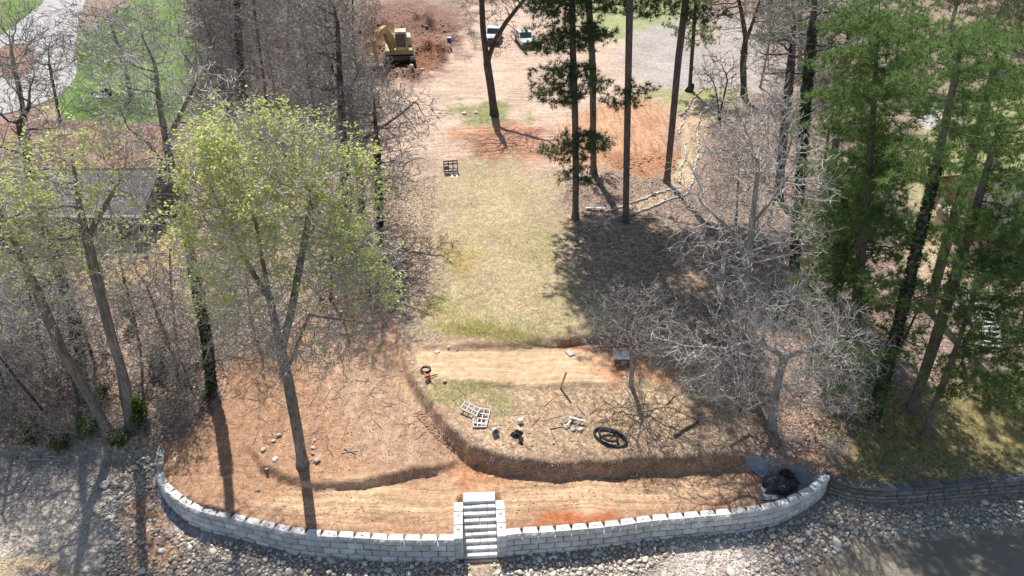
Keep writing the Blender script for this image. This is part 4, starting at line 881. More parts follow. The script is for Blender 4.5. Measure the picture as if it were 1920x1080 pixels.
tree('white_bare_tree', 'white-limbed bare sycamore over the wood edge above the dark trunk', (1394, 692), [(1392, 620), (1398, 540), (1406, 460), (1414, 380), (1422, 310)], [(1420, 260, 80, 75), (1360, 330, 80, 70), (1480, 330, 70, 80), (1310, 420, 75, 50), (1490, 440, 55, 50), (1420, 420, 80, 60), (1360, 480, 70, 40), (1400, 210, 50, 40)], 28, 'bare', 'grey', split=.07, rb=.24, n=800, step=.5, kill=.85, limbs=[[(1403, 490), (1370, 430), (1330, 395)], [(1410, 420), (1450, 370), (1485, 320)]], tw=(1, .85, .0095, 1), rtip=.0135, bark2='pale', jitter=.22, up=.12)
tree('white_bare_tree', 'spreading white bare tree on the leafy slope above the gravel pit', (1446, 800), [(1452, 745), (1462, 700), (1472, 670)], [(1480, 620, 120, 55), (1400, 620, 70, 60), (1560, 640, 65, 60), (1340, 700, 60, 50), (1440, 720, 70, 50), (1550, 720, 70, 50), (1480, 570, 80, 35), (1600, 680, 35, 40), (1290, 640, 50, 30)], 29, 'bare', 'grey', split=.06, rb=.24, n=1000, step=.42, kill=.72, limbs=[[(1472, 670), (1420, 640), (1370, 650)], [(1472, 670), (1530, 650), (1580, 640)], [(1455, 740), (1400, 770), (1360, 740)]], tw=(1, .75, .0085, 1), rtip=.0125, bark2='pale', jitter=.22, up=.12)
# --- right-hand wood
tree('vine_tree', 'bare tree with a brown trunk next to the ivy-wrapped trunk', (1459, 372), [(1466, 290), (1474, 210), (1482, 130), (1488, 60)], [(1480, 60, 60, 50), (1510, 110, 50, 50), (1450, 110, 45, 40)], 30, 'bare', 'dark', rb=.36, n=320, step=.7, kill=1.1, tw=(2, .9, .016, 2), rtip=.016, bark2='grey')
tree('vine_tree', 'tall trunk wrapped in dark ivy at the edge of the pine wood', (1489, 500), [(1494, 420), (1502, 320), (1511, 200), (1518, 100), (1526, 20), (1530, -40)], [(1530, 0, 60, 40), (1560, 60, 50, 40), (1490, 40, 50, 35)], 31, 'bare', 'dark', rb=.30, n=260, step=.6, kill=1.0, ivy=17, tw=(2, .9, .015, 2), rtip=.015, bark2='grey')
tree('vine_tree', 'tall trunk wrapped in dark ivy in the thicket by the green lawn', (455, 175), [(450, 120), (447, 60), (444, 0), (442, -60)], [(445, -40, 50, 40), (420, 20, 45, 40), (475, 20, 45, 40)], 41, 'bare', 'dark', rb=.36, n=260, step=.8, kill=1.2, ivy=16, tw=(2, 1., .018, 2), rtip=.018, bark2='grey')
PG = dict(kind='pine', bark='pine', leaf='pine', up=.08, shell=.15)
tree('dense_pine', 'dense green pine with foliage almost to the ground next to the ivy trunk', (1600, 640), [(1610, 520), (1622, 400), (1632, 280), (1640, 160), (1646, 60), (1650, -10)], [(1640, 60, 85, 55), (1630, 140, 109, 55), (1640, 230, 122, 55), (1620, 330, 115, 60), (1640, 420, 109, 55), (1600, 500, 91, 49), (1570, 420, 73, 55), (1690, 300, 61, 55), (1650, 560, 73, 38), (1700, 480, 54, 49), (1560, 520, 54, 44)], 32, rb=.32, n=753, step=.5, kill=.7, rtip=.014, tuft=(3, 18, 0.353, 0.031, 0.196), **PG)
tree('ivy_pine', 'leaning pine with its trunk wrapped in green ivy above the mossy lawn', (1637, 792), [(1662, 690), (1690, 590), (1718, 470), (1742, 370), (1768, 250), (1790, 150), (1805, 60)], [(1800, 90, 85, 49), (1760, 130, 73, 44), (1830, 150, 73, 44), (1770, 220, 73, 38), (1740, 300, 48, 33), (1700, 540, 61, 33), (1650, 560, 48, 27), (1600, 720, 54, 33), (1640, 640, 67, 44), (1580, 650, 48, 38), (1690, 640, 48, 44)], 33, rb=.26, n=228, step=.5, kill=.75, rtip=.014, ivy=16, tuft=(3, 18, 0.353, 0.028, 0.184), **PG)
tree('tall_pine', 'pine with a bare reddish trunk beside the brick house', (1740, 582), [(1768, 480), (1798, 380), (1828, 270), (1850, 190), (1870, 100)], [(1870, 90, 97, 49), (1830, 150, 73, 38), (1900, 170, 73, 44), (1850, 250, 73, 33), (1800, 300, 48, 27), (1880, 330, 48, 27)], 34, rb=.32, n=271, step=.6, kill=.8, rtip=.015, tuft=(3, 18, 0.374, 0.031, 0.196), **PG)
tree('tall_pine', 'pine with a pale grey trunk leaning over the brick house and stairs', (1710, 768), [(1750, 650), (1778, 560), (1806, 470), (1830, 390), (1856, 300), (1880, 220)], [(1880, 230, 85, 49), (1840, 270, 73, 38), (1900, 330, 73, 44), (1850, 400, 73, 33), (1890, 440, 73, 38), (1820, 460, 54, 27), (1780, 560, 54, 27), (1840, 530, 73, 33)], 35, rb=.29, n=333, step=.5, kill=.72, rtip=.014, tuft=(3, 18, 0.353, 0.028, 0.184), **PG)
tree('tall_pine', 'thin pine with a low crown on the mossy lawn by the stairs', (1732, 816), [(1760, 740), (1790, 660), (1822, 570), (1840, 470)], [(1830, 600, 73, 44), (1800, 660, 67, 38), (1870, 640, 73, 44), (1780, 720, 48, 27), (1850, 720, 73, 33), (1830, 500, 73, 44), (1860, 430, 61, 44)], 36, rb=.16, n=144, step=.42, kill=.6, rtip=.012, tuft=(3, 18, 0.312, 0.026, 0.162), kind='pine', bark='pine', leaf='pine', up=.08, shell=.15)
tree('tall_pine', 'shadowed pine with low drooping boughs over the mossy lawn end', (1990, 830), [(1985, 740), (1975, 640), (1960, 540), (1950, 450)], [(1900, 600, 73, 44), (1890, 680, 85, 44), (1880, 560, 73, 38), (1930, 520, 85, 44), (1900, 740, 67, 27), (1940, 440, 73, 44)], 37, rb=.25, n=198, step=.45, kill=.65, rtip=.013, tuft=(3, 18, 0.332, 0.028, 0.173), kind='pine', bark='pine', leaf='pine', up=.06, shell=.15)
tree('tall_pine', 'pine with an open crown above the fire pit clearing', (1560, 330), [(1570, 240), (1580, 160), (1590, 80), (1596, 20)], [(1590, 30, 85, 44), (1560, 90, 73, 44), (1620, 110, 73, 44), (1570, 170, 73, 38), (1600, 230, 73, 38)], 38, rb=.32, n=356, step=.7, kill=.9, rtip=.017, tuft=(3, 18, 0.436, 0.041, 0.230), **PG)
tree('tall_pine', 'pine at the far end of the wood behind the fire pit', (1700, 170), [(1704, 110), (1708, 50), (1712, 0)], [(1710, 20, 73, 38), (1690, 70, 73, 38), (1735, 80, 61, 38), (1705, 120, 67, 27)], 39, rb=.32, n=358, step=.9, kill=1.1, rtip=.02, tuft=(3, 18, 0.519, 0.051, 0.265), **PG)
cedar = tree('pale_cedar', 'pale olive cedar beyond the gravel road at the wood edge', (1500, 130), [(1500, 90), (1500, 50), (1500, 0)], [(1500, 20, 55, 30), (1480, 60, 50, 30), (1520, 80, 50, 25), (1500, -20, 40, 30)], 40, rb=.28, n=330, step=.9, kill=1.1, rtip=.02, tuft=(3, 18, 0.519, 0.044, 0.288), kind='pine', bark='grey', leaf='straw', up=.05, shell=.15)
for px, py, sc, lb in [(1830, 120, .9, 'pale olive cedar behind the fire ring near the leaning pines'), (1900, 95, 1.0, 'pale olive cedar at the far corner of the right-hand lawn'), (1780, 60, 1.05, 'pale olive cedar beyond the fire pit chairs'), (1445, 60, .8, 'smaller pale olive cedar next to the gravel road')]:
    g = G(px, py); copy_tree(cedar, tuple(g), random.uniform(0, 6), sc, lb)
pine_b = [o for o in COL.objects if o.name.startswith('dense_pine')][0]
for px, py, sc, rz, lb in [(1945, 290, .7, 4.0, 'dense pine on the lawn beyond the brick house roof'), (1560, 560, .62, 1.0, 'smaller bushy pine between the ivy trunk and the white bare tree')]:
    g = G(px, py); copy_tree(pine_b, tuple(g), rz, sc, lb)
sap = [o for o in COL.objects if o.name.startswith('sapling')]
for k, (px, py, sc) in enumerate([(30, 770, 1.1), (60, 705, 1.2), (100, 792, .9), (10, 640, 1.2), (180, 690, 1.0), (350, 725, .9), (335, 690, 1.1), (60, 590, 1.1), (130, 600, 1.0)]):
    copy_tree(sap[k % len(sap)], tuple(G(px, py)), random.uniform(0, 6.28), sc, 'thin leafless sapling rising from the wood floor near the grey roofed house', 'thin saplings in the left wood')
for k, (px, py, sc) in enumerate([(500, 200, 1.7), (540, 160, 1.6), (590, 212, 1.5), (480, 130, 1.8), (622, 165, 1.6), (420, 150, 1.7), (660, 110, 1.5), (560, 85, 1.8), (640, 245, 1.4), (530, 250, 1.4), (395, 90, 1.8), (600, 30, 1.8)]):
    copy_tree(sap[(k * 3) % len(sap)], tuple(G(px, py)), random.uniform(0, 6.28), sc, 'leafless young tree in the thicket between the green lawn and the excavator', 'young trees in the far thicket')
for k, (px, py, sc) in enumerate([(1460, 285, 1.3), (1540, 355, 1.2), (1425, 165, 1.4), (1560, 205, 1.4), (1440, 420, 1.1), (1530, 600, .9), (1380, 420, 1.0), (1660, 700, .9)]):
    copy_tree(sap[(k * 5 + 1) % len(sap)], tuple(G(px, py)), random.uniform(0, 6.28), sc, 'leafless young tree in the right-hand wood around the ivy trunks', 'young trees in the right-hand wood')

# ------------------------------------------------------------------ thickets and shrubs
def bush(name, label, loc, seed, rx, rz_, bark, n=420, leaf=None, leaves=0., lsize=.1, step=.34, kill=.42, tw=(2, .6, .017, 1), group=None, stems=5, rb=.06):
    rng = np.random.default_rng(seed); b = np.zeros(3)
    v = np.repeat(unit(rng.normal(size=(n // 4, 3))) * rng.random((n // 4, 1)) ** .45, 4, 0); v = v + rng.normal(0, .12, v.shape); at = v * np.array([rx, rx, rz_ * .55]) + np.array([0, 0, rz_ * .58]); at = at[at[:, 2] > .25]
    paths = [[np.array([0, 0, -.2]), np.array([0, 0, .35])]]
    for k in range(stems):
        a = k * 6.28 / stems + rng.uniform(-.4, .4); paths.append([np.array([0, 0, .1]), np.array([math.cos(a) * rx * .25, math.sin(a) * rx * .25, rz_ * .35])])
    nodes, par, ntr = grow(rng, paths, at, step, kill, 6., jitter=.3, up=.08)
    r = radii(par, len(nodes), .011, rb)
    root = thing(name, label, 'bush', loc, 0, group)
    (tv, tq), fine = wood_meshes(nodes, par, r, b, .028, False)
    put('stem', mesh_np('stem', tv, Q=tq, smooth=True), BARK[bark], root)
    (v, q), tp, td = twigs(rng, nodes, par, r, .03, *tw[:3], sub=tw[3])
    c = cat_mesh([fine, (v, q)]); cr = put('twigs', mesh_np('twigs', c[0], Q=c[1]), BARK[bark], root)
    if leaves:
        k = rng.random(len(tp)) < leaves; c = np.repeat(tp[k], 3, 0) + rng.normal(0, lsize * .7, (k.sum() * 3, 3)); v, q = leaf_quads(rng, c, lsize); put('leaves', mesh_np('leaves', v, Q=q), LEAF[leaf], cr)
    return root
def place(src, px, py, sc, label, group, first):
    g = G(px, py)
    if first:
        src.location = tuple(g); src.scale = (sc, sc, sc); src['label'] = label; src['group'] = group; src.rotation_euler = (0, 0, random.uniform(0, 6)); return src
    return copy_tree(src, tuple(g), random.uniform(0, 6.28), sc, label, group)
bA = bush('bare_bush', 'x', (0, 0, 0), 60, 2.3, 5.2, 'grey', 520); bB = bush('bare_bush', 'x', (0, 0, 0), 61, 2.6, 4.6, 'grey', 460); bC = bush('bare_bush', 'x', (0, 0, 0), 62, 2.2, 4.2, 'red', 420, 'rust', .10, .12)
bD = bush('bare_bush', 'x', (0, 0, 0), 63, 1.5, 2.4, 'pale', 360, tw=(2, .45, .014, 1)); bE = bush('leafing_bush', 'x', (0, 0, 0), 64, 1.6, 2.6, 'grey', 360, 'lime', .12, .09)
bF = bush('bare_bush', 'x', (0, 0, 0), 65, 2.8, 8.0, 'grey', 900, 'olive', .035, .16, step=.45, kill=.5, tw=(2, .8, .022, 1), rb=.12)
bG = bush('bare_bush', 'x', (0, 0, 0), 67, 2.6, 6.5, 'pale', 420, step=.45, kill=.6, tw=(1, .9, .022, 1), rb=.09)
used = set()
def spread(src, spots, label, group):
    for px, py, sc in spots:
        place(src, px, py, sc * random.uniform(.9, 1.1), label, group, src.name not in used); used.add(src.name)
spread(bF, [(395, 150, 1.0), (440, 95, 1.2), (470, 180, 1.05), (430, 200, .8), (500, 110, 1.1), (480, 30, 1.2), (395, 50, 1.1), (560, 40, 1.0), (410, 110, 1.1), (455, 140, 1.1), (420, 60, 1.2), (480, 80, 1.1), (455, 10, 1.2), (505, 60, 1.1), (390, 200, .7), (520, -10, 1.1)], 'tall leafless thicket bush between the green lawn and the clay yard', 'tall thicket bushes by the green lawn')
spread(bG, [(405, 120, 1.0), (450, 190, .9), (490, 140, 1.0), (530, 70, 1.1), (430, 30, 1.1), (575, 110, 1.0), (545, 200, .9), (620, 160, .9), (650, 220, .8), (600, 50, 1.0), (680, 120, .8), (500, 250, .8), (1440, 120, 1.0), (1470, 230, .9), (1545, 250, .9)], 'pale-twigged leafless bush standing among the darker thicket bushes', 'pale-twigged bushes in the thickets')
spread(bA, [(530, 190, 1.0), (585, 150, 1.1), (620, 210, 1.0), (650, 150, 1.0), (560, 235, .9), (690, 200, .9), (610, 90, 1.1), (700, 60, .8), (660, 260, .8), (590, 290, .9), (720, 150, .55), (880, 60, .5), (890, 90, .45)], 'grey leafless bush in the thicket beside the clay yard', 'grey bushes beside the clay yard')
spread(bC, [(520, 90, 1.1), (545, 150, 1.0), (500, 220, .9), (560, 20, 1.1), (640, 40, .9), (520, 30, 1.1), (480, 260, .8), (690, 70, .4), (655, 95, .45), (805, 45, .4), (850, 75, .35), (830, 110, .3)], 'reddish leafless bush with a few rust leaves in the thicket', 'reddish bushes in the thicket')
spread(bB, [(25, 790, .55), (85, 800, .5), (135, 805, .45), (40, 715, .6), (110, 745, .5), (-20, 760, .6), (170, 770, .4), (220, 815, .35), (10, 820, .6), (60, 760, .65), (100, 830, .45), (150, 825, .4), (0, 690, .7), (180, 720, .45), (200, 800, .4), (260, 740, .35), (310, 790, .3), (350, 800, .3)], 'low grey leafless bush on the bank above the pebbled beach', 'bushes on the bank above the beach')
spread(bD, [(60, 640, 1.1), (120, 690, 1.0), (30, 570, 1.0), (150, 620, .9), (330, 700, 1.0), (360, 760, .9), (300, 620, .9), (420, 640, 1.0), (100, 580, .7), (20, 640, 1.2), (80, 600, 1.2), (50, 680, 1.2), (130, 640, 1.2), (200, 660, 1.0), (280, 700, .9), (240, 580, .7), (10, 560, .8), (390, 680, 1.1), (440, 600, 1.1)], 'small grey leafless bush on the leaf-strewn slope below the grey roofed house', 'small bushes on the slope below the house')
spread(bE, [(370, 640, 1.0), (420, 560, 1.1), (340, 800, .7), (600, 560, .9), (640, 500, 1.0), (690, 470, .9), (590, 480, 1.1), (440, 500, .9)], 'small bush with thin lime leaves under the tall oak', 'leafing bushes under the oak')
spread(bush('bare_bush', 'x', (0, 0, 0), 66, 1.7, 2.8, 'pale', 380, tw=(2, .5, .015, 1)), [(1400, 640, .9), (1520, 610, 1.0), (1560, 560, 1.1), (1460, 560, 1.0), (1350, 570, .8), (1420, 440, 1.1), (1540, 440, 1.1), (1500, 740, .8), (1590, 780, .8), (1340, 760, .6), (1470, 835, .5), (1560, 850, .5), (1380, 300, 1.0), (1430, 330, 1.1), (1420, 250, 1.0), (1450, 200, 1.1)], 'pale leafless bush in the undergrowth of the right-hand wood', 'pale bushes in the right-hand wood')
def shrub(name, label, px, py, rx, rz_, leaf, n, size, seed, group=None):
    rng = np.random.default_rng(seed); g = G(px, py); root = thing(name, label, 'shrub', tuple(g), 0, group)
    lobes = unit(rng.normal(size=(16, 3))) * rng.uniform(.3, .85, (16, 1)) * np.array([rx, rx, rz_ * .5]) + np.array([0, 0, rz_ * .5])
    c = lobes[rng.integers(0, 16, n)] + rng.normal(0, rx * .2, (n, 3)); c = c[c[:, 2] > .02]
    v, q = leaf_quads(rng, c, size); put('foliage', mesh_np('foliage', v, Q=q), LEAF[leaf], root)
    m = MB()
    for l in lobes[:9]: m.tube([(0, 0, -.15), tuple(l * .5), tuple(l)], [.035, .025, .01], 4)
    m.build('stems', BARK['dark'], root)
shrub('rhododendron', 'bright glossy green rhododendron against the leaning trunk near the hollow wall end', 265, 790, .75, 2.1, 'shrub', 1500, .17, 70)
shrub('rhododendron', 'rounded glossy green shrub on the leaf litter below the house shadow', 303, 690, .75, 1.3, 'shrub', 900, .16, 71)
shrub('rhododendron', 'glossy green shrub at the foot of the thick leaning tree', 172, 808, .75, 1.2, 'shrub', 900, .16, 72)
shrub('evergreen_shrub', 'dull green evergreen shrub behind the glossy rhododendron', 194, 755, .6, 1.5, 'olive', 900, .12, 73)
shrub('evergreen_shrub', 'dark evergreen shrub at the edge of the pebbled beach', 68, 830, .9, 1.6, 'olive', 1200, .12, 74)
shrub('evergreen_shrub', 'low dark evergreen shrub beside the bank brush', 120, 838, .9, 1.1, 'olive', 1000, .12, 75)
shrub('evergreen_shrub', 'dull evergreen shrub above the end of the white wall', 225, 832, .7, 1.0, 'olive', 800, .12, 76)
shrub('young_pine', 'young pale green pine sapling in the litter below the house', 250, 610, .65, 2.6, 'straw', 900, .10, 77)
shrub('evergreen_shrub', 'dark evergreen shrub where the dirt ramp meets the wood', 398, 750, .7, 1.2, 'olive', 700, .12, 78)
shrub('evergreen_shrub', 'small green tuft of leaves growing from the old wall cap', 1604, 922, .26, .35, 'shrub', 180, .09, 79)
# bare twigs, leaf drifts and pebbles lying about
def scatter_sticks(n, polys, label):
    A = []; B = []
    for P in polys:
        W_ = GP(P); k = int(n * poly_area(W_) / sum(poly_area(GP(q)) for q in polys)) + 1; q = poly_sample(W_, k); a = RNG.uniform(0, 6.28, k); l = RNG.uniform(.25, 1.3, k)
        e = q + np.stack([np.cos(a), np.sin(a)], 1) * l[:, None]; mlt = np.array([1.])
        A.append(np.stack([q[:, 0], q[:, 1], hgt(q[:, 0], q[:, 1]) + .03], 1)); B.append(np.stack([e[:, 0], e[:, 1], hgt(e[:, 0], e[:, 1]) + RNG.uniform(.02, .16, k)], 1))
    A = np.concatenate(A); B = np.concatenate(B); M = (A + B) / 2 + RNG.normal(0, .05, A.shape); M[:, 2] = np.maximum(M[:, 2], hgt(M[:, 0], M[:, 1]) + .02); r = RNG.uniform(.008, .022, len(A))
    v, q = cat_mesh([tubes(A, M, r, r * .9, 3), tubes(M, B, r * .9, r * .5, 3)])
    tag(put('fallen_twigs', mesh_np('fallen_twigs', v, Q=q), BARK['grey']), label, 'twigs', kind='stuff')
scatter_sticks(1500, [[(0, 560), (300, 540), (420, 600), (320, 800), (0, 820)], [(1350, 600), (1560, 600), (1560, 850), (1400, 850)], [(480, 640), (700, 580), (760, 700), (820, 800), (600, 890), (480, 840)], [(860, 740), (1300, 730), (1420, 850), (930, 850)], [(0, 845), (230, 845), (230, 880), (0, 900)], [(560, 230), (760, 180), (820, 280), (700, 330), (600, 330)], [(1060, 420), (1400, 420), (1400, 620), (1200, 640)]], 'loose twigs lying on the leaf litter and the dirt')
def scatter_leaves(n, polys, mat, size, label, name='leaf_drift'):
    ar = [poly_area(GP(q)) for q in polys]; C = []
    for P, a in zip(polys, ar): C.append(poly_sample(GP(P), int(n * a / sum(ar)) + 1))
    C = np.concatenate(C); c = np.stack([C[:, 0], C[:, 1], hgt(C[:, 0], C[:, 1]) + .035], 1); k = len(c)
    a = RNG.uniform(0, 6.28, k); u = np.stack([np.cos(a), np.sin(a), RNG.normal(0, .35, k)], 1); w = np.stack([-np.sin(a), np.cos(a), RNG.normal(0, .35, k)], 1) * .55; s = size * RNG.uniform(.6, 1.5, (k, 1))
    V = np.stack([c - u * s, c + w * s, c + u * s, c - w * s], 1).reshape(-1, 3)
    tag(put(name, mesh_np(name, V, Q=np.arange(k * 4).reshape(k, 4)), mat), label, 'leaves', kind='stuff')
DEAD = leaf_mat('dead_leaf', (.20, .12, .08), (.60, .48, .39), .1, .9)
scatter_leaves(26000, [[(0, 530), (300, 520), (430, 600), (320, 810), (0, 820)], [(1330, 500), (1560, 560), (1700, 740), (1560, 850), (1420, 850), (1350, 700)], [(1060, 330), (1270, 335), (1330, 400), (1180, 420), (1060, 400)], [(690, 340), (820, 330), (800, 560), (720, 540)], [(1290, 230), (1420, 260), (1450, 420), (1320, 400)]], DEAD, .075, 'dead leaves drifted over the wood floor')
def pebbles(n, polys, name, label, cs, rlo, rhi, mat):
    ar = [poly_area(GP(q)) for q in polys]; C = np.concatenate([poly_sample(GP(P), int(n * a / sum(ar)) + 1) for P, a in zip(polys, ar)]); k = len(C); z = hgt(C[:, 0], C[:, 1])
    V = []; Fs = []; o = 0; r = np.exp(RNG.uniform(math.log(rlo), math.log(rhi), k))
    for i in range(k):
        v, f = RK0[i % len(RK0)]; a = RNG.uniform(0, 6.28); c_, s_ = math.cos(a), math.sin(a); R = np.array([[c_, -s_, 0], [s_, c_, 0], [0, 0, 1]])
        V.append(v @ R.T * r[i] + np.array([C[i, 0], C[i, 1], z[i] + r[i] * .2])); Fs.append(f + o); o += len(v)
    tag(put(name, mesh_np(name, np.concatenate(V), T=np.concatenate(Fs)), mat), label, 'stones', kind='stuff')
def octa(seed):
    r = np.random.default_rng(seed); v = np.array([(1, 0, 0), (0, 1, 0), (-1, 0, 0), (0, -1, 0), (0, 0, .7), (0, 0, -.6)], float) * r.uniform(.7, 1.2, (6, 3)) + r.normal(0, .12, (6, 3))
    return v, np.array([(0, 1, 4), (1, 2, 4), (2, 3, 4), (3, 0, 4), (1, 0, 5), (2, 1, 5), (3, 2, 5), (0, 3, 5)])
RK0 = [octa(s) for s in range(10)]
PB = bed_mat(0, (.40, .35, .30), (.72, .66, .58)); CL = bed_mat(2, (.34, .20, .12), (.60, .42, .29))
pebbles(5200, [[(0, 860), (200, 855), (225, 950), (200, 1085), (0, 1085)], [(1180, 1085), (1290, 1025), (1450, 1005), (1500, 1050), (1400, 1085)]], 'beach_pebbles', 'fine pebbles strewn over the sandy beach', 2, .02, .07, PB)
pebbles(2600, [[(310, 850), (480, 850), (560, 905), (860, 985), (600, 985), (330, 930)], [(420, 790), (560, 680), (720, 620), (830, 800), (860, 850), (600, 900)], [(940, 985), (1420, 935), (1400, 880), (930, 880)], [(880, 790), (1300, 780), (1400, 845), (950, 850)]], 'dirt_clods', 'small clods and stones on the graded dirt', 2, .02, .06, CL)
pebbles(2200, [[(640, 40), (760, 10), (860, 60), (840, 120), (760, 160), (680, 140)], [(1140, 300), (1275, 290), (1280, 320), (1180, 330)]], 'clay_rubble', 'clods and rubble on the red spoil heaps', 2, .05, .22, CL)

# roots and crumbs along the cut bank
cb_ = np.array([W(*q)[:2] for q in [(1480, 850, 2.4), (1400, 851, 2.5), (1330, 850, 2.5), (1260, 858, 2.5), (1200, 856, 2.5), (1150, 864, 2.5), (1100, 861, 2.5), (1050, 868, 2.5), (1000, 862, 2.5), (930, 853, 2.6), (880, 832, 2.8), (835, 795, 2.9), (800, 745, 3.2), (770, 700, 3.4)]])
rp = resample(np.c_[cb_, np.zeros(len(cb_))], .05)[:, :2]; rp = rp[RNG.integers(0, len(rp), 420)] + RNG.normal(0, .12, (420, 2)); lip = np.stack([rp[:, 0], rp[:, 1] + .15, hgt(rp[:, 0], rp[:, 1] + .15) + .01], 1)
low = lip + np.stack([RNG.normal(0, .14, 420), -RNG.uniform(.1, .4, 420), -RNG.uniform(.05, .5, 420)], 1); low[:, 2] = np.maximum(low[:, 2], hgt(low[:, 0], low[:, 1]) + .03)
v, q = tubes(lip, low, RNG.uniform(.008, .02, 420), np.full(420, .005), 3); tag(put('bank_roots', mesh_np('bank_roots', v, Q=q), BARK['grey']), 'torn roots hanging from the lip of the cut bank', 'roots', kind='stuff')
pebbles(1500, [[(900, 868), (1000, 882), (1100, 886), (1400, 872), (1400, 884), (1100, 898), (1000, 896), (890, 880)], [(790, 770), (830, 815), (880, 850), (860, 855), (810, 815), (775, 775)]], 'bank_crumbs', 'crumbled clods at the foot of the cut bank', 2, .025, .09, CL)

# ------------------------------------------------------------------ driveway
def drape_strip(name, A, B, nu, nv_, lift, mat, kind='structure'):
    A = resample(np.c_[A, np.zeros(len(A))], 1e9 if False else max(arclen(np.asarray(A))[-1] / nu, .01))[:, :2]; B = resample(np.c_[B, np.zeros(len(B))], max(arclen(np.asarray(B))[-1] / nu, .01))[:, :2]
    n = min(len(A), len(B)); A, B = A[:n], B[:n]; t = np.linspace(0, 1, nv_)
    P = A[:, None] * (1 - t)[None, :, None] + B[:, None] * t[None, :, None]; x, y = P[..., 0].ravel(), P[..., 1].ravel(); z = hgt(x, y) + lift
    i = np.arange(n * nv_).reshape(n, nv_); q = np.stack([i[:-1, :-1], i[:-1, 1:], i[1:, 1:], i[1:, :-1]], -1).reshape(-1, 4)
    o = put(name, mesh_np(name, np.stack([x, y, z], 1), Q=q, smooth=True), mat)
    if kind: o['kind'] = kind
    return o
DRIVE = stone_mat('driveway_concrete', (.33, .315, .30), (.45, .43, .415), .35, .9, .2, 6)
OUT = [(190, -30), (160, -5), (150, 30), (143, 60), (140, 100), (145, 128), (138, 152), (110, 180), (60, 203), (0, 216), (-80, 228)]
INN = [(120, -30), (80, 5), (40, 40), (0, 68), (-40, 80), (-70, 90), (-95, 100), (-110, 110), (-120, 120), (-125, 130), (-130, 140)]
A_ = GP(OUT); B_ = GP(INN)
drape_strip('driveway', A_, B_, 60, 24, .06, DRIVE)
kb = MB(); kp = resample(np.c_[A_, np.zeros(len(A_))], 1.0)[:, :2]; kz = hgt(kp[:, 0], kp[:, 1])
kb.tube([(x, y, z + .05) for (x, y), z in zip(kp, kz)], .11, 6)
tag(kb.build('kerb', stone_mat('kerb_concrete', (.45, .44, .43), (.6, .59, .57), 1, .9, .1, 8)), kind='structure')
isl = [(28 + 42 * math.cos(a), 116 + 33 * math.sin(a)) for a in np.linspace(0, 2 * math.pi, 28, endpoint=False)]
I_ = GP(isl); c_ = I_.mean(0); V = [(c_[0], c_[1], hz(*c_) + .16)]; Q = []
for k, s in enumerate((.5, 1.0)):
    for p in I_: q = c_ + (p - c_) * s; V.append((q[0], q[1], hz(*q) + (.15 if k == 0 else .085)))
m_ = MB(); m_.add(V, [(0, 1 + i, 1 + (i + 1) % 28) for i in range(28)] + [(1 + i, 29 + i, 29 + (i + 1) % 28, 1 + (i + 1) % 28) for i in range(28)])
tag(m_.build('mulch_island', stone_mat('mulch', (.16, .09, .065), (.34, .22, .165), 2.5, .95, .5, 9), smooth=True), kind='structure')
tag(MB().tube([(p[0], p[1], hz(*p) + .08) for p in I_], .1, 6, closed=True).build('kerb', bpy.data.materials['kerb_concrete']), kind='structure')

# ------------------------------------------------------------------ houses
def shingle_mat(name, c1, c2):
    m, N, L, b = new_mat(name); tc = nd(N, 'ShaderNodeTexCoord'); br = nd(N, 'ShaderNodeTexBrick'); br.offset = .5
    br.inputs['Scale'].default_value = 1; br.inputs['Brick Width'].default_value = .33; br.inputs['Row Height'].default_value = .16; br.inputs['Mortar Size'].default_value = .016; br.inputs['Bias'].default_value = 0
    br.inputs['Color1'].default_value = (*c1, 1); br.inputs['Color2'].default_value = (*c2, 1); br.inputs['Mortar'].default_value = (*[x * .4 for x in c1], 1)
    L.new(tc.outputs['UV'], br.inputs['Vector']); n1 = noise(N, L, tc.outputs['Object'], .8, 4, .6); c = vmul(N, L, br.outputs[0], mapr(N, L, n1.outputs[0], .3, .7, .75, 1.25)); L.new(c, b.inputs['Base Color']); b.inputs['Roughness'].default_value = .95
    bp = nd(N, 'ShaderNodeBump'); bp.inputs['Strength'].default_value = .6; bp.inputs['Distance'].default_value = .03; L.new(br.outputs['Fac'], bp.inputs['Height']); bp.invert = True; L.new(bp.outputs[0], b.inputs['Normal']); return m
def brick_mat(name, c1, c2, mo):
    m = shingle_mat(name, c1, c2); br = [n for n in m.node_tree.nodes if n.type == 'TEX_BRICK'][0]; br.inputs['Brick Width'].default_value = .22; br.inputs['Row Height'].default_value = .075; br.inputs['Mortar Size'].default_value = .01; br.inputs['Mortar'].default_value = (*mo, 1); return m
def uv_planar(me):
    uv = me.uv_layers.new(name='UVMap')
    for p in me.polygons:
        n = p.normal; u = Vector((0, 0, 1)).cross(n); u = u.normalized() if u.length > .05 else Vector((1, 0, 0)); v = n.cross(u)
        for li in p.loop_indices: c = me.vertices[me.loops[li].vertex_index].co; uv.data[li].uv = (c.dot(u), c.dot(v))
def part(mb, name, mat, parent, uv=False, **k):
    o = mb.build(name, mat, parent, **k)
    if uv: uv_planar(o.data)
    return o
TRIM = plain('white_trim_paint', (.72, .71, .68), .6); GLASS = stone_mat('window_glass', (.02, .025, .03), (.05, .06, .07), 1, .08, 0, 5, 0, .6)
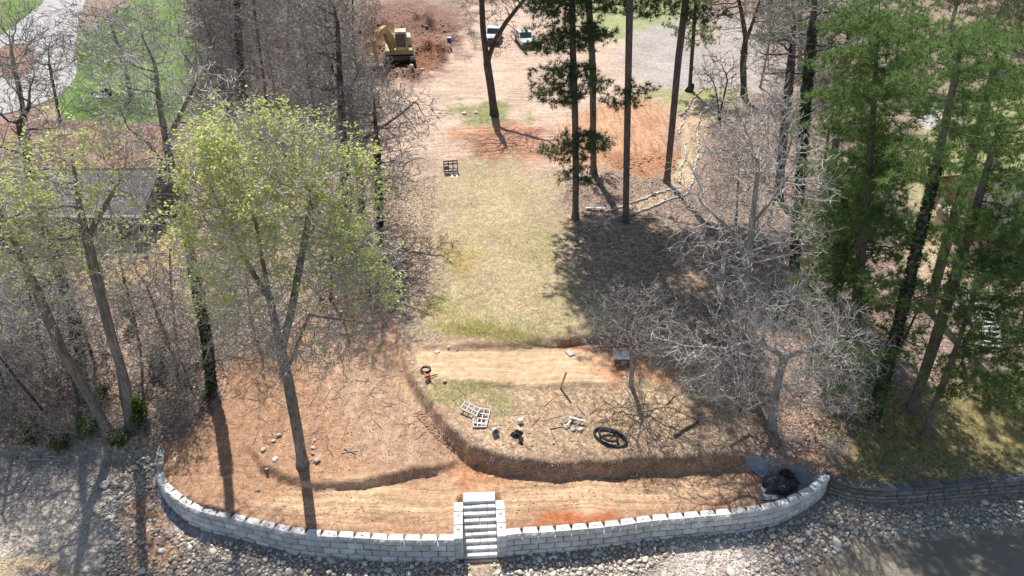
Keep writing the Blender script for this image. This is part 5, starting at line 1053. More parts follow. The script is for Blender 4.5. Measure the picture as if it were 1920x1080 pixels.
def gable_house(name, label, x0, x1, y0, y1, zg, ze, zr, wallm, roofm, over=.45, wins=(), gwins=()):
    cx, cy = (x0 + x1) / 2, (y0 + y1) / 2; root = thing(name, label, 'house', (cx, cy, zg)); hx, hy = (x1 - x0) / 2, (y1 - y0) / 2; e, r = ze - zg, zr - zg
    m = MB(); m.box((0, 0, e / 2 - .3), (2 * hx, 2 * hy, e + .6)); wb = part(m, 'wall', wallm, root, True)
    for s in (-1, 1):
        g = MB().prism([(-hy, e), (hy, e), (0, r - .12)], s * hx - .06, s * hx + .06); part(g, 'gable', wallm, root, True)
    sl = (r - e) / hy
    for s, nm in ((-1, 'roof_slope'), (1, 'roof_slope')):
        yo = hy + over; zo = e - over * sl
        m = MB().prism([(0, r), (s * yo, zo), (s * yo, zo + .10), (0, r + .10)] if s > 0 else [(0, r + .10), (s * yo, zo + .10), (s * yo, zo), (0, r)], -hx - over, hx + over)
        rf = part(m, nm, roofm, root, True)
        part(MB().box((0, s * (yo + .02), zo + .02), (2 * (hx + over), .04, .18)), 'fascia', TRIM, root)
        part(MB().tube([(-hx - over, s * (yo + .10), zo), (hx + over, s * (yo + .10), zo)], .065, 6), 'gutter', TRIM, root)
    part(MB().prism([(-.16, r + .08), (0, r + .15), (.16, r + .08)], -hx - over, hx + over), 'ridge_cap', roofm, root)
    for wx_, wz, ww, wh in wins:
        f = part(MB().box((wx_, -hy - .02, wz), (ww + .2, .06, wh + .2)), 'window', TRIM, root); part(MB().box((wx_, -hy - .045, wz), (ww, .03, wh)), 'pane', GLASS, f)
    for wy_, wz, ww, wh in gwins:
        f = part(MB().box((-hx - .02, wy_, wz), (.06, ww + .2, wh + .2)), 'window', TRIM, root); part(MB().box((-hx - .045, wy_, wz), (.03, ww, wh)), 'pane', GLASS, f)
    return root
ROOFG = shingle_mat('grey_shingles', (.16, .148, .148), (.22, .20, .198)); ROOFB = shingle_mat('brown_shingles', (.16, .125, .115), (.23, .185, .17))
BRICK = brick_mat('red_brick', (.30, .10, .065), (.38, .14, .09), (.4, .37, .33)); SIDING = stone_mat('dark_siding', (.10, .095, .09), (.15, .14, .135), .8, .8, .1, 6)
r0 = W(300, 317, 8.0); e0 = W(262, 405, 6.1); yr = r0[1]; half = yr - (e0[1] + .45)
zg = hz(-32, yr - half) - .1
hl = gable_house('house', 'low house with long dark grey shingle roof half hidden by the leafing trees', -50, r0[0] - .4, yr - half, yr + half, zg, 6.1 + .15, 8.0, SIDING, ROOFG, wins=[(-6, 1.3, 1.2, 1.2), (-1, 1.3, 1.6, 1.2), (4, 1.3, 1.2, 1.2), (8, 1.2, .9, 1.1)])
part(MB().tube([(6.5, -1.2, (8.0 - zg) - .7), (6.5, -1.2, (8.0 - zg) + .15)], .06, 8), 'vent_pipe', plain('dark_metal', (.06, .06, .065), .5), hl)
rb_ = W(1835, 485, 3.9); zg2 = hz(rb_[0], rb_[1])
hr = gable_house('house', 'brick house with brown shingle roof behind the leaning pines', rb_[0], rb_[0] + 16, rb_[1] - .2, rb_[1] + 8.5, zg2, zg2 + 2.7, zg2 + 4.9, BRICK, ROOFB, over=.4, wins=[(-5, 1.5, 1.2, 1.3), (-1, 1.5, 1.4, 1.3), (4, 1.5, 1.2, 1.3)], gwins=[(-1.6, 1.3, .9, 1.2)])
part(MB().box((-8.05, 2.1, 1.0), (.08, 1.0, 2.05), ch=.01), 'door', TRIM, hr)
PEACH = plain('peach_stucco', (.56, .40, .31), .9)
an = W(1765, 432, 4.2); za = hz(an[0], an[1])
an_ = thing('shed', 'small peach walled lean-to with pale roof next to the brick house', 'shed', (an[0] + .8, an[1], za))
part(MB().box((0, 0, .75), (2.0, 2.0, 1.7)), 'wall', PEACH, an_); part(MB().box((0, 0, 1.66), (2.3, 2.3, .12), ch=.02), 'roof', plain('pale_roofing', (.55, .46, .40), .9), an_); part(MB().box((-.4, -1.02, .7), (.7, .05, 1.4)), 'door', TRIM, an_)
# timber stairs and landing by the brick house
WOODG = stone_mat('weathered_grey_wood', (.24, .22, .20), (.42, .39, .36), 3, .9, .3, 20, .1); WOODW = plain('white_painted_wood', (.70, .69, .66), .7)
sp_ = G(1858, 655); ss_ = thing('timber_stairs', 'white timber stairs with a handrail climbing to the brick house deck', 'stairs', tuple(sp_), math.radians(-6))
for i in range(8): part(MB().box((0, .15 + .30 * i, .17 * (i + 1)), (1.25, .24, .05), ch=.008), 'tread', WOODW, ss_)
for s in (-1, 1):
    part(MB().prism([(-.05, -.1), (.2, -.1), (2.6, 1.28), (2.6, 1.5), (2.4, 1.5), (-.05, .12)], s * .66 - .025, s * .66 + .025), 'stringer', WOODW, ss_)
    for k in range(3): part(MB().box((s * .72, .1 + 1.15 * k, .55 + .62 * k), (.09, .09, 1.15)), 'post', WOODW, ss_)
    part(MB().tube([(s * .72, 0, 1.08), (s * .72, 2.5, 2.45)], .045, 6), 'handrail', WOODW, ss_)
dk = thing('timber_deck', 'weathered grey timber landing at the head of the white stairs', 'deck', (sp_[0] + .6, sp_[1] + 4.1, sp_[2]), math.radians(-6))
for k in range(10): part(MB().box((0, -1.25 + .27 * k, 1.42), (3.4, .25, .05)), 'plank', WOODG, dk)
for sx in (-1, 1):
    for sy in (-1, 1): part(MB().box((sx * 1.55, sy * 1.15, .65), (.12, .12, 1.5)), 'post', WOODG, dk)

# ------------------------------------------------------------------ machines
YEL = stone_mat('faded_yellow_paint', (.30, .22, .11), (.62, .47, .18), 1.8, .65, .2, 12); YELP = stone_mat('pale_yellow_paint', (.38, .32, .2), (.70, .62, .38), 1.8, .65, .2, 12); BLACK = plain('black_rubber', (.022, .022, .023), .8); STEEL = stone_mat('worn_steel', (.10, .095, .09), (.24, .20, .17), 4, .6, .2, 20, 0, .5, .6)
DGL = GLASS
def stadium(L_, H_, n=6):
    r = H_ / 2; P = []
    for k in range(n + 1): a = -math.pi / 2 + math.pi * k / n; P.append((L_ / 2 - r + r * math.cos(a), r + r * math.sin(a)))
    for k in range(n + 1): a = math.pi / 2 + math.pi * k / n; P.append((-L_ / 2 + r + r * math.cos(a), r + r * math.sin(a)))
    return P
eg = G(750, 118)
ex = thing('excavator', 'yellow tracked excavator with its arm reaching down on the red spoil heap', 'excavator', (eg[0], eg[1], eg[2]), math.radians(8)); ex.scale = (1.3, 1.3, 1.3)
for s in (-1, 1):
    tk = part(MB().prism(stadium(4.2, .95), s * 1.25 - .3, s * 1.25 + .3), 'track', BLACK, ex)
    for k in range(14): part(MB().box((s * 1.25, -1.6 + .25 * k, .97), (.62, .10, .05)), 'track_pad', STEEL, tk)
    for y in (-1.5, 1.5): part(MB().lathe([(.30, -.02), (.34, 0), (.34, .04), (.1, .06)], 12, Matrix.Translation((s * 1.56, y, .48)) @ Matrix.Rotation(s * math.pi / 2, 4, 'Y')), 'sprocket', STEEL, tk)
part(MB().box((0, 0, .72), (1.9, 2.2, .5), ch=.05), 'undercarriage', STEEL, ex); part(MB().lathe([(.75, .95), (.75, 1.12)], 20), 'slew_ring', STEEL, ex)
part(MB().box((0, .5, 1.32), (2.75, 3.4, .42), ch=.05), 'platform', YEL, ex)
part(MB().box((.45, 1.2, 2.0), (1.7, 1.9, .95), ch=.08), 'engine_cover', YELP, ex); part(MB().box((0, 2.35, 1.75), (2.7, .6, 1.25), ch=.14), 'counterweight', YEL, ex)
cb = part(MB().box((.30, -.45, 2.35), (1.15, 1.55, 1.75), ch=.07, taper=(.9, .9)), 'cab', YELP, ex)
part(MB().box((.30, -1.20, 2.45), (.92, .06, 1.2)), 'windscreen', DGL, cb); part(MB().box((-.27, -.45, 2.55), (.05, 1.1, .9)), 'side_window', DGL, cb); part(MB().box((.87, -.45, 2.55), (.05, 1.1, .9)), 'side_window', DGL, cb)
part(MB().box((.30, -.45, 3.26), (1.1, 1.5, .08), ch=.03), 'cab_roof', YELP, cb)
part(MB().tube([(.5, 1.4, 2.4), (.5, 1.4, 3.05)], .07, 8), 'exhaust', STEEL, ex)
def beam(mb, pts, w, hs):
    P = [Vector(p) for p in pts]; dxy = Vector((P[-1].x - P[0].x, P[-1].y - P[0].y, 0)).normalized(); side = Vector((-dxy.y, dxy.x, 0))
    v = []; f = []
    for i, p in enumerate(P):
        a = P[max(i - 1, 0)]; b = P[min(i + 1, len(P) - 1)]; t = (b - a).normalized(); n = side.cross(t).normalized(); h = hs[i] / 2
        v += [p + side * w / 2 + n * h, p - side * w / 2 + n * h, p - side * w / 2 - n * h, p + side * w / 2 - n * h]
    for i in range(len(P) - 1):
        for k in range(4): l = (k + 1) % 4; f.append((i * 4 + k, i * 4 + l, i * 4 + 4 + l, i * 4 + 4 + k))
    f += [(0, 1, 2, 3), ((len(P) - 1) * 4 + 3, (len(P) - 1) * 4 + 2, (len(P) - 1) * 4 + 1, (len(P) - 1) * 4)]
    return mb.add(v, f)
bo = part(beam(MB(), [(-.55, -.9, 1.7), (-.85, -1.3, 3.0), (-1.2, -1.8, 3.75), (-1.7, -2.5, 3.6), (-2.25, -3.2, 2.95)], .42, [.5, .62, .7, .55, .38]), 'boom', YEL, ex)
part(MB().tube([(-.75, -1.5, 1.5), (-1.25, -2.0, 3.2)], .09, 8), 'boom_cylinder', STEEL, bo)
sk = part(beam(MB(), [(-2.05, -2.85, 3.55), (-2.25, -3.2, 2.9), (-2.2, -3.25, 1.6), (-2.1, -3.2, .75)], .32, [.28, .5, .4, .28]), 'stick', YEL, ex)
part(MB().tube([(-1.6, -2.35, 3.95), (-2.05, -2.85, 3.6)], .08, 8), 'stick_cylinder', STEEL, sk)
bk = MB().prism([(-3.45, .75), (-3.0, .85), (-2.65, .5), (-2.6, .1), (-2.9, -.25), (-3.25, -.3), (-3.0, -.1), (-2.85, .15), (-2.95, .5), (-3.3, .6)], -2.65, -1.6); part(bk, 'bucket', STEEL, ex)
def wheel(parent, x, y, r=.40, w=.26):
    M = Matrix.Translation((x, y, r)) @ Matrix.Rotation(math.pi / 2, 4, 'Y')
    t = part(MB().lathe([(r * .62, -w / 2), (r * .95, -w / 2), (r, -w * .35), (r, w * .35), (r * .95, w / 2), (r * .62, w / 2)], 18, M), 'tyre', BLACK, parent); part(MB().lathe([(r * .2, -w * .42), (r * .6, -w * .40), (r * .6, w * .40), (r * .2, w * .42)], 14, M), 'rim', STEEL, t)
LAMP = plain('clear_lamp', (.6, .6, .58), .15)
def truck(name, label, px, py, rz, hoodc, cabc, lowc, flat=False):
    g = G(px, py); t = thing(name, label, 'truck', tuple(g), rz)
    part(MB().box((0, .2, .62), (1.9, 5.3, .32), ch=.05), 'chassis', lowc, t)
    part(MB().prism([(-2.75, .55), (-2.75, 1.02), (-2.6, 1.12), (-1.15, 1.2), (-1.15, .55)], -.95, .95), 'hood', hoodc, t)
    c = part(MB().prism([(-1.25, .75), (-1.2, 1.2), (-.55, 1.88), (.9, 1.92), (1.1, 1.2), (1.1, .75)], -.93, .93), 'cab', cabc, t)
    part(MB().prism([(-1.19, 1.24), (-.62, 1.84), (-.58, 1.83), (-1.14, 1.22)], -.80, .80, Matrix.Translation((0, -.03, .02))), 'windscreen', DGL, c)
    for s in (-1, 1):
        part(MB().prism([(-.9, 1.25), (-.5, 1.78), (.75, 1.78), (.9, 1.25)], s * .935 - .01, s * .935 + .01), 'side_window', DGL, c)
        part(MB().box((s * 1.08, -.95, 1.3), (.22, .10, .18), ch=.02), 'mirror', BLACK, t); part(MB().box((s * .72, -2.77, .88), (.36, .05, .2)), 'headlight', LAMP, t)
        for y in (-1.85, 1.75): wheel(t, s * .84, y)
    part(MB().box((0, -2.78, .82), (.95, .05, .3)), 'grille', BLACK, t); part(MB().box((0, -2.85, .5), (1.85, .16, .22), ch=.03), 'bumper', lowc, t)
    if flat: part(MB().box((0, 2.1, 1.0), (2.1, 2.6, .14), ch=.02), 'flatbed', STEEL, t); part(MB().box((0, .95, 1.45), (1.9, .08, .8)), 'headboard', STEEL, t)
    else:
        for s in (-1, 1): part(MB().box((s * .88, 2.05, 1.0), (.12, 2.0, .55), ch=.03), 'bed_side', hoodc, t)
        part(MB().box((0, 3.02, 1.0), (1.85, .09, .55), ch=.03), 'tailgate', hoodc, t)
    return t
WHITEP = plain('white_car_paint', (.72, .73, .75), .3); REDP = plain('dark_red_paint', (.28, .02, .025), .35); CHAR = plain('dark_grey_paint', (.07, .072, .078), .4)
truck('pickup_truck', 'white pickup truck parked behind the forked bare tree in the clay yard', 926, 76, math.radians(-6), WHITEP, WHITEP, CHAR)
truck('work_truck', 'white truck with dark red front parked behind the dark foliage pine', 983, 84, math.radians(10), WHITEP, WHITEP, REDP, True)
g = G(843, 84); ba = thing('barrel', 'blue plastic barrel with a white lid on the edge of the clay yard', 'barrel', tuple(g))
part(MB().lathe([(.27, 0), (.30, .06), (.31, .3), (.295, .33), (.31, .36), (.31, .6), (.295, .63), (.31, .66), (.30, .84), (.27, .88)], 18), 'drum', plain('blue_plastic', (.03, .06, .22), .45), ba, smooth=True); part(MB().lathe([(.28, .88), (.29, .93), (.2, .95)], 18), 'lid', TRIM, ba)
# fork attachment standing on the lawn edge
g = G(846, 326); fk = thing('fork_attachment', 'black steel pallet fork frame with two pale forks on the dry lawn', 'forklift frame', tuple(g), math.radians(8))
for z in (.12, .42, .85, 1.12): part(MB().box((0, .28, z), (1.3, .09, .10)), 'rail', BLACK, fk)
for x in (-.62, -.2, .2, .62): part(MB().box((x, .30, .62), (.07, .06, 1.1)), 'upright', BLACK, fk)
for x in (.05, .48): part(MB().prism([(.22, .0), (.22, .5), (.14, .5), (.14, .09), (-1.0, .05), (-1.0, .0)], x - .06, x + .06), 'fork', TRIM, fk)
part(MB().box((-.42, .2, .5), (.42, .05, .35)), 'guard_plate', STEEL, fk)
# spoil-heap rocks
def boulders(spots, label, group, mats=LITE):
    for px, py, r in spots:
        g = G(px, py); i = int(RNG.integers(0, 9)); o = put('boulder', rk_me[i * 3 + int(RNG.integers(0, 3))], None, None, (g[0], g[1], g[2] + r * .25), (RNG.uniform(-.3, .3), RNG.uniform(-.3, .3), RNG.uniform(0, 6)), (r, r, r)); tag(o, label, 'rock', group)
boulders([(745, 120, .35), (770, 118, .4), (790, 133, .45), (745, 137, .3), (772, 128, .45), (820, 70, .35), (835, 60, .4), (800, 50, .3), (700, 105, .3), (860, 85, .25)], 'grey rock dug out of the red spoil heap around the excavator', 'rocks on the spoil heap')
boulders([(495, 845, .24), (517, 862, .2), (500, 880, .12), (593, 866, .27), (588, 840, .15), (586, 852, .14), (523, 818, .18), (512, 828, .16), (483, 920, .16), (330, 850, .14), (327, 862, .12), (590, 826, .12)], 'pale rock lying in the dirt near the foot of the lime-leafed oak', 'rocks around the oak foot')
boulders([(880, 215, .35), (895, 213, .3), (915, 240, .25), (1222, 190, .3), (1213, 240, .3)], 'grey rock on the small grass patch by the forked bare tree', 'rocks on the grass patch') if False else None
boulders([(870, 214, .35), (893, 212, .28), (912, 240, .22)], 'grey rock on the small grass patch by the forked bare tree', 'rocks on the grass patch')

# ------------------------------------------------------------------ path edging, board, post
EDGE = stone_mat('pale_edging_stone', (.42, .38, .33), (.66, .60, .53), 3, .9, .4, 12, .15)
def edging(label, pts):
    P = GP(pts); P = resample(np.c_[P, np.zeros(len(P))], .05)[:, :2]; s = arclen(P); root = thing('path_edging', label, 'edging', (P[len(P) // 2][0], P[len(P) // 2][1], hz(*P[len(P) // 2]))); b = np.array(root.location)
    t = 0.0
    while t < s[-1] - .2:
        ln = RNG.uniform(.5, 1.1); x, y, a = along(P, min(t + ln / 2, s[-1])); off = RNG.normal(0, .05)
        part(MB().box((0, 0, 0), (ln * .97, RNG.uniform(.13, .2), .2), ch=.035), 'edging_stone', EDGE, root, loc=(x - b[0] - math.sin(a) * off, y - b[1] + math.cos(a) * off, hz(x, y) + .06 - b[2]), rot=(RNG.normal(0, .04), RNG.normal(0, .04), a + RNG.normal(0, .12))); t += ln
edging('pale stone edging along the outer side of the curving straw path', [(1352, 182), (1330, 203), (1312, 218), (1308, 240), (1309, 268), (1306, 300), (1301, 320), (1298, 345), (1287, 366), (1262, 374), (1243, 380), (1215, 392), (1190, 400), (1148, 411)])
edging('pale stone edging on the inner side of the straw path by the thin pine', [(1315, 170), (1298, 188), (1284, 210), (1278, 232), (1272, 250)])
edging('short stone edging beside the orange clay pad', [(1285, 268), (1284, 295), (1276, 318), (1273, 345)])
edging('stone edging along the upper side of the path by the slim pine', [(1272, 352), (1250, 358), (1222, 368), (1195, 378), (1165, 388), (1140, 397)])
g = G(1116, 394); bd = thing('white_board', 'long white board lying on blocks beside the dark foliage pine', 'board', tuple(g), math.radians(-3))
part(MB().box((0, 0, .2), (1.55, .22, .05), ch=.01), 'plank', TRIM, bd)
for x in (-.55, .55): part(MB().box((x, 0, .08), (.18, .2, .2), ch=.02), 'block', EDGE, bd)
g = G(1221, 362); bp_ = thing('bird_feeder', 'wooden post with a flat dark tray beside the clay pad', 'post', tuple(g)); part(MB().tube([(0, 0, -.2), (0, 0, .9)], .05, 8), 'post', TRIM, bp_); part(MB().box((0, 0, .93), (.42, .36, .06), ch=.01), 'tray', WOODG, bp_); part(MB().box((0, 0, 1.0), (.26, .2, .08), taper=(.6, .6)), 'lid', BLACK, bp_)
def lump(name, label, cat, px, py, rx, ry, rz_, mat, seed, rot=0, sink=.2, group=None):
    import bmesh
    bm = bmesh.new(); bmesh.ops.create_icosphere(bm, subdivisions=3, radius=1); r = np.random.default_rng(seed); off = r.uniform(0, 99, 2)
    for v in bm.verts:
        c = v.co; n = float(fbm(np.array([c.x * 1.6 + off[0] + c.z]), np.array([c.y * 1.6 + off[1] - c.z]), seed, 4)[0]); v.co = c * (1 + .8 * n); v.co.x *= rx; v.co.y *= ry; v.co.z *= rz_
    me = bpy.data.meshes.new(name); bm.to_mesh(me); bm.free(); g = G(px, py)
    return tag(put(name, me, mat, None, (g[0], g[1], g[2] + rz_ * (.5 - sink)), (0, 0, rot)), label, cat, group)
TARP = stone_mat('black_plastic_sheet', (.010, .010, .011), (.030, .030, .033), 6, .35, .8, 14, 0, .5, 0, .08)
lump('black_sack', 'black plastic sack slumped against the thin pine by the path', 'sack', 1293, 172, .42, .4, .75, TARP, 1)
lump('black_tarp', 'crumpled black plastic sheet on the straw-covered dirt', 'tarp', 968, 816, .30, .22, .20, TARP, 2, .4); lump('black_tarp', 'smaller crumpled piece of black plastic by the white block', 'tarp', 976, 826, .18, .26, .14, TARP, 3)
lump('black_tarp', 'large black plastic sheet heaped in the gravel pit inside the wall', 'tarp', 1458, 915, 1.0, .62, .42, TARP, 4, .5)
lump('black_tarp', 'smaller heap of black plastic beside the large one in the gravel pit', 'tarp', 1476, 902, .45, .55, .4, TARP, 5, .2)
# ------------------------------------------------------------------ things left on the mid slope
def ground_frame(px, py, rz=0):
    g = G(px, py); e = .3; dx = (hz(g[0] + e, g[1]) - hz(g[0] - e, g[1])) / (2 * e); dy = (hz(g[0], g[1] + e) - hz(g[0], g[1] - e)) / (2 * e)
    n = Vector((-dx, -dy, 1)).normalized(); q = n.to_track_quat('Z', 'Y'); R = q.to_matrix() @ Matrix.Rotation(rz, 3, 'Z'); return g, R.to_euler()
PALW = stone_mat('pale_pallet_wood', (.50, .47, .43), (.72, .69, .64), 4, .85, .2, 18, .06)
def pallet(label, px, py, rz, lift, L_=1.2, W_=.8, tilt=0):
    g, e = ground_frame(px, py, rz); e.rotate_axis('X', tilt); t = thing('pallet_frame', label, 'pallet', (g[0], g[1], g[2] + lift), rot=e)
    for x in (-W_ / 2 + .04, 0, W_ / 2 - .04): part(MB().box((x, 0, .05), (.06, L_, .09), ch=.006), 'stringer', PALW, t)
    for k in range(4): part(MB().box((0, -L_ / 2 + .05 + k * (L_ - .10) / 3, .107), (W_, .065, .022)), 'slat', PALW, t)
    return t
pallet('white wooden pallet frame lying on top of the others', 882, 772, math.radians(38), .16, 1.1, .62, .05)
pallet('white wooden pallet frame underneath beside the dry grass', 905, 783, math.radians(-12), .03, 1.15, .75)
pallet('white wooden pallet frame at the low end of the pallet heap', 899, 795, math.radians(72), .02, .8, .6)
g = G(928, 812); bu = thing('bucket', 'grey tipped-over bucket with a dark mouth beside the pallets', 'bucket', (g[0], g[1], g[2] + .16), rot=(math.radians(68), 0, math.radians(20)))
part(MB().lathe([(.15, -.2), (.19, .2), (.20, .22), (.17, .22), (.13, -.16)], 16), 'shell', plain('grey_plastic', (.48, .47, .46), .6), bu, smooth=True)
g = G(975, 792); tag(MB().box((0, 0, .1), (.3, .26, .28), ch=.03).build('white_block', TRIM, loc=tuple(g), rot=(.05, .1, .4)), 'small white concrete block standing on the straw-covered slope', 'block')
def board(label, px, py, L_, w, th, rz, mat, lift=.03, tx=0., name='board'):
    g, e = ground_frame(px, py, rz); o = MB().box((0, 0, 0), (L_, w, th), ch=.006).build(name, mat, loc=(g[0], g[1], g[2] + lift + th / 2), rot=(e.x, e.y + tx, e.z)); return tag(o, label, 'board' if name == 'board' else name)
NEWW = stone_mat('new_timber', (.46, .36, .23), (.62, .50, .34), 4, .85, .2, 16)
board('grey board on top of the board pile by the black hose loops', 1070, 785, 1.25, .1, .05, math.radians(28), WOODG, .2); board('pale board lying across the pile of boards and blocks', 1082, 792, .95, .1, .05, math.radians(-22), WOODW, .22)
board('dark board sticking out of the board pile', 1085, 799, .7, .08, .05, math.radians(35), CHAR, .15); board('thin grey board under the board pile', 1046, 802, .9, .06, .04, math.radians(10), WOODG, .02); board('short white board on the board pile', 1068, 795, .6, .09, .05, math.radians(60), WOODW, .13)
for k, (px, py, s, lb) in enumerate([(1063, 802, .2, 'pale broken concrete lump under the board pile'), (1087, 806, .17, 'smooth pale concrete lump beside the board pile'), (1075, 806, .13, 'small concrete lump between the two larger lumps'), (1038, 831, .10, 'small white stone lump on the straw slope'), (992, 812, .1, 'small pale lump beside the crumpled black plastic')]):
    o = lump('concrete_lump', lb, 'rubble', px, py, s, s * .8, s * .7, EDGE, 20 + k)
ga = G(1050, 728); gt = AT(1062, 697, ga[1] - .15)
tag(MB().tube([(0, 0, -.2), tuple(gt - ga)], .065, 4).build('stake', NEWW, loc=tuple(ga)), 'pale timber stake standing at the front edge of the tan terrace', 'stake')
board('thin dark stick lying where the tan terrace meets the grass', 859, 655, .95, .05, .04, math.radians(52), WOODG, .03); board('short timber offcut beside the orange saw', 834, 716, .22, .12, .1, math.radians(30), NEWW, .02)
board('reddish board on the straw slope by the white block', 1004, 792, .9, .06, .03, math.radians(58), plain('red_brown_wood', (.32, .15, .12), .8), .02)
board('thin pale lath under the orange saw', 804, 709, 1.25, .05, .03, math.radians(-10), NEWW, .03)
sw = G(802, 711); sa = thing('chainsaw', 'small orange saw lying on a lath at the terrace corner', 'saw', (sw[0], sw[1], sw[2] + .08), .4)
part(MB().box((0, 0, .12), (.36, .22, .2), ch=.05), 'housing', plain('orange_plastic', (.62, .09, .02), .4), sa); part(MB().box((.38, 0, .08), (.45, .03, .09), ch=.01), 'guide_bar', STEEL, sa); part(MB().tube([(-.1, 0, .2), (-.05, 0, .32), (.1, 0, .32), (.14, 0, .2)], .02, 6), 'handle', BLACK, sa)
def coil(name, label, cat, px, py, rr, turns, rad, mat, ribs=False, ey=1.0, rz=0, dz=.02):
    g, e = ground_frame(px, py, rz); pts = []
    n = 40
    for i in range(int(n * turns) + 1):
        a = 2 * math.pi * i / n; k = i / n; q = rr * (1 - .06 * (k % 2)); pts.append((q * math.cos(a) + .03 * math.sin(3.1 * k), q * ey * math.sin(a) + .05 * math.sin(2.3 * k), rad + dz * i / n * 2 + .02 * math.sin(5 * a * .37)))
    rr_ = [rad * (1.12 if (i % 2 and ribs) else .95) for i in range(len(pts))]
    return tag(MB().tube(pts, rr_, 8).build(name, mat, loc=(g[0], g[1], g[2]), rot=e, smooth=not ribs), label, cat)
HOSE = plain('black_hose', (.03, .031, .033), .5)
coil('hose_coil', 'coil of thin dark hose by the orange saw on the tan terrace', 'hose', 798, 694, .30, 4.2, .022, HOSE, dz=.012)
# corrugated pipe in two loops
g, e = ground_frame(1144, 822, 0); pts = []
for i in range(97):
    t = i / 96; a = t * 4 * math.pi + .6; R = (.88, .52) if t < .55 else (.50, .36); cx_ = 0 if t < .55 else -.12; pts.append((cx_ + R[0] * math.cos(a), R[1] * math.sin(a) - .30 * R[0] * math.cos(a), .09 + (.19 if t > .5 else 0.) * min(1, (t - .5) * 8 if t > .5 else 0) + .01 * math.sin(a * 3)))
pts = resample(np.array(pts), .035); tag(MB().tube([tuple(p) for p in pts], [.082 if i % 2 else .066 for i in range(len(pts))], 8).build('corrugated_pipe', HOSE, loc=tuple(g), rot=e), 'loops of black corrugated drain pipe on the shaded straw slope', 'pipe')
def log(label, pa, pb, r, mat=None, name='log'):
    a, b = G(*pa), G(*pb); m = (a + b) / 2; k = 7; P = []
    for i in range(k): q = a + (b - a) * i / (k - 1); P.append((q[0] - m[0] + RNG.normal(0, r * .25), q[1] - m[1] + RNG.normal(0, r * .25), max(hz(q[0], q[1]), q[2]) - m[2] + r * .75))
    return tag(MB().tube(P, [r * (1.1 - .35 * i / (k - 1)) for i in range(k)], 7).build(name, mat or BARK['grey'], loc=tuple(m), smooth=True), label, name)
log('dark straight log lying in the shade near the corrugated pipe', (1264, 819), (1309, 791), .09, BARK['dark']); log('pale crooked fallen branch on the beach below the brush', (2, 861), (48, 866), .035, BARK['pale'], 'branch'); log('long pale fallen branch along the beach top', (54, 861), (120, 864), .035, BARK['pale'], 'branch'); log('thin pale stick at the beach top by the brush', (80, 857), (150, 860), .025, BARK['pale'], 'branch')
log('pale curved branch poking from the bank at the wall end', (352, 738), (340, 800), .035, BARK['pale'], 'branch'); log('thin root stick on the slope by the tan terrace shade', (1250, 760), (1268, 740), .03, BARK['dark'], 'branch'); log('reddish stick lying in the leaves above the gravel pit', (1512, 800), (1522, 815), .035, plain('orange_red_paint', (.5, .08, .04), .5), 'branch')
log('grey broken branch on the dirt below the oak', (645, 842), (668, 852), .04, name='branch'); log('pale stick crossing the broken branch below the oak', (640, 850), (672, 846), .03, BARK['pale'], 'branch')
log('fallen limb on the clay yard edge near the thicket', (690, 315), (742, 300), .07, name='branch')
g = G(1166, 682); bx = thing('masonry_box', 'low brown brick box with a grey slab lid beside the small bare tree', 'box', tuple(g), math.radians(-2))
part(MB().box((0, .05, .26), (.92, .62, .62), ch=.02), 'body', brick_mat('brown_brick', (.17, .085, .06), (.22, .11, .08), (.2, .15, .12)), bx, True); part(MB().box((.02, .05, .61), (1.08, .78, .10), ch=.03), 'slab_lid', stone_mat('grey_slab', (.36, .36, .355), (.52, .52, .51), 3, .9, .3, 14), bx); part(MB().box((.12, -.27, .33), (.42, .02, .07)), 'label_strip', plain('pink_print', (.55, .35, .33), .7), bx)
g, e = ground_frame(1068, 663, .1); tag(MB().box((0, 0, .06), (.68, .42, .10), ch=.03, taper=(.92, .9)).build('stone_slab', bpy.data.materials['grey_slab'], loc=tuple(g), rot=e), 'grey flagstone lying at the foot of the grass bank', 'slab')
for px, py, s, lb in [(820, 661, .15, 'white stone on the tan terrace beside the thin stick'), (841, 651, .11, 'small round white stone at the back of the tan terrace'), (774, 681, .09, 'small white stone at the corner of the tan terrace'), (754, 694, .08, 'tiny white stone on the dark bank beside the tan terrace'), (1171, 709, .11, 'small pale stone near the foot of the small bare tree')]:
    lump('white_stone', lb, 'stone', px, py, s, s * .8, s * .6, TRIM, int(px))
# tarp-covered pile on the green lawn
lump('tarp_heap', 'grey tarp draped over a yard pile on the green lawn', 'tarp', 188, 182, .75, .6, .30, plain('grey_tarp', (.42, .42, .45), .6), 31, .3); lump('tarp_heap', 'black bag in the yard pile on the green lawn', 'sack', 200, 178, .6, .5, .5, TARP, 32); lump('tarp_heap', 'dark red cloth on top of the yard pile', 'cloth', 200, 172, .55, .35, .28, plain('dark_red_cloth', (.30, .05, .06), .8), 33); lump('tarp_heap', 'pale sack at the end of the yard pile', 'sack', 210, 173, .32, .3, .3, TRIM, 34); lump('tarp_heap', 'black folded sheet at the low end of the yard pile', 'tarp', 177, 177, .4, .3, .2, TARP, 35)
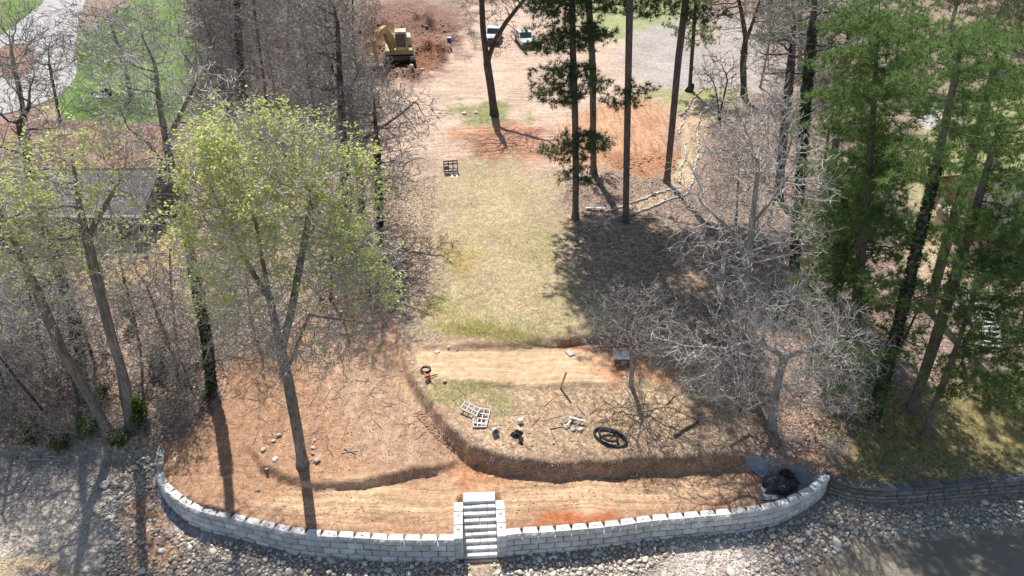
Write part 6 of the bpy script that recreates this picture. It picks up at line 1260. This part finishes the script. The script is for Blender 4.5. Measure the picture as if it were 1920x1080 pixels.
# fire pit corner
def chair(label, px, py, rz, mat):
    g = G(px, py); c = thing('garden_chair', label, 'chair', tuple(g), rz)
    part(MB().box((0, 0, .40), (.6, .6, .05), ch=.01), 'seat', mat, c); part(MB().box((0, .34, .78), (.6, .05, .8), M=Matrix.Rotation(-.15, 4, 'X'), ch=.01), 'backrest', mat, c)
    for sx in (-1, 1):
        part(MB().box((sx * .32, 0, .6), (.08, .7, .03)), 'arm', mat, c)
        for sy in (-1, 1): part(MB().box((sx * .28, sy * .26, .2), (.06, .06, .42)), 'leg', mat, c)
chair('red-brown wooden garden chair on the gravel by the far lawn', 1716, 214, 2.4, plain('red_brown_stain', (.26, .10, .07), .7)); chair('dark garden chair beside the red-brown chair on the gravel', 1724, 220, .9, plain('dark_brown_stain', (.09, .06, .05), .7)); chair('white garden chair on the gravel path', 1742, 210, -.6, TRIM)
g = G(1770, 203); bn = thing('garden_bench', 'dark wooden bench at the edge of the far lawn', 'bench', tuple(g), .1); part(MB().box((0, 0, .45), (1.6, .45, .06), ch=.01), 'seat', CHAR, bn); part(MB().box((0, .24, .8), (1.6, .05, .45), ch=.01), 'backrest', CHAR, bn)
for sx in (-1, 1): part(MB().box((sx * .7, 0, .2), (.07, .4, .45)), 'leg', CHAR, bn)
for px, py, s, lb in [(1820, 250, .62, 'round fire ring of dark stones on the sandy clearing'), (1789, 237, .42, 'smaller stone ring beside the fire ring')]:
    g = G(px, py); fr = thing('fire_ring', lb, 'fire pit', tuple(g))
    for k in range(11): a = 2 * math.pi * k / 11; part(MB().box((s * math.cos(a), s * math.sin(a), .14), (s * .5, .2, .32), rz=a + math.pi / 2, ch=.03), 'ring_stone', plain('burnt_stone', (.13, .085, .07), .95), fr)
    part(MB().lathe([(s * .9, .02), (s * .4, .06)], 14), 'ash', plain('ash', (.05, .04, .04), .95), fr)
# grey fabric and gravel sheets around the pit
def sheet(label, pts, lift, mat, name='landscape_fabric'):
    P = GP(pts); c = P.mean(0); V = []; f = []; n = len(P); rings = (0, .35, .7, 1.0)
    P2 = resample(np.c_[np.vstack([P, P[:1]]), np.zeros(n + 1)], .25)[:-1, :2]; n = len(P2); b = np.array([c[0], c[1], hz(*c)])
    V.append((0, 0, lift + .06))
    for r in rings[1:]:
        for p in P2: q = c + (p - c) * r; V.append((q[0] - b[0], q[1] - b[1], hz(q[0], q[1]) + lift + RNG.normal(.02, .02) - b[2]))
    f += [(0, 1 + i, 1 + (i + 1) % n) for i in range(n)]
    for k in range(2): f += [(1 + k * n + i, 1 + (k + 1) * n + i, 1 + (k + 1) * n + (i + 1) % n, 1 + k * n + (i + 1) % n) for i in range(n)]
    return tag(MB().add(V, f).build(name, mat, loc=tuple(b), smooth=True), label, 'fabric')
FAB = stone_mat('grey_fabric', (.22, .235, .255), (.34, .35, .37), 2, .8, .6, 9, 0, .3, 0, .06)
sheet('grey landscape fabric lying on the bank behind the end of the white wall', [(1480, 878), (1502, 874), (1540, 890), (1524, 912), (1500, 925), (1488, 905)], .05, FAB); sheet('grey landscape fabric lying against the cut bank', [(1395, 858), (1425, 856), (1442, 880), (1432, 900), (1410, 885)], .05, FAB); sheet('strip of grey fabric behind the block wall in the gravel pit', [(1428, 925), (1470, 920), (1486, 926), (1460, 938), (1430, 940)], .05, FAB)
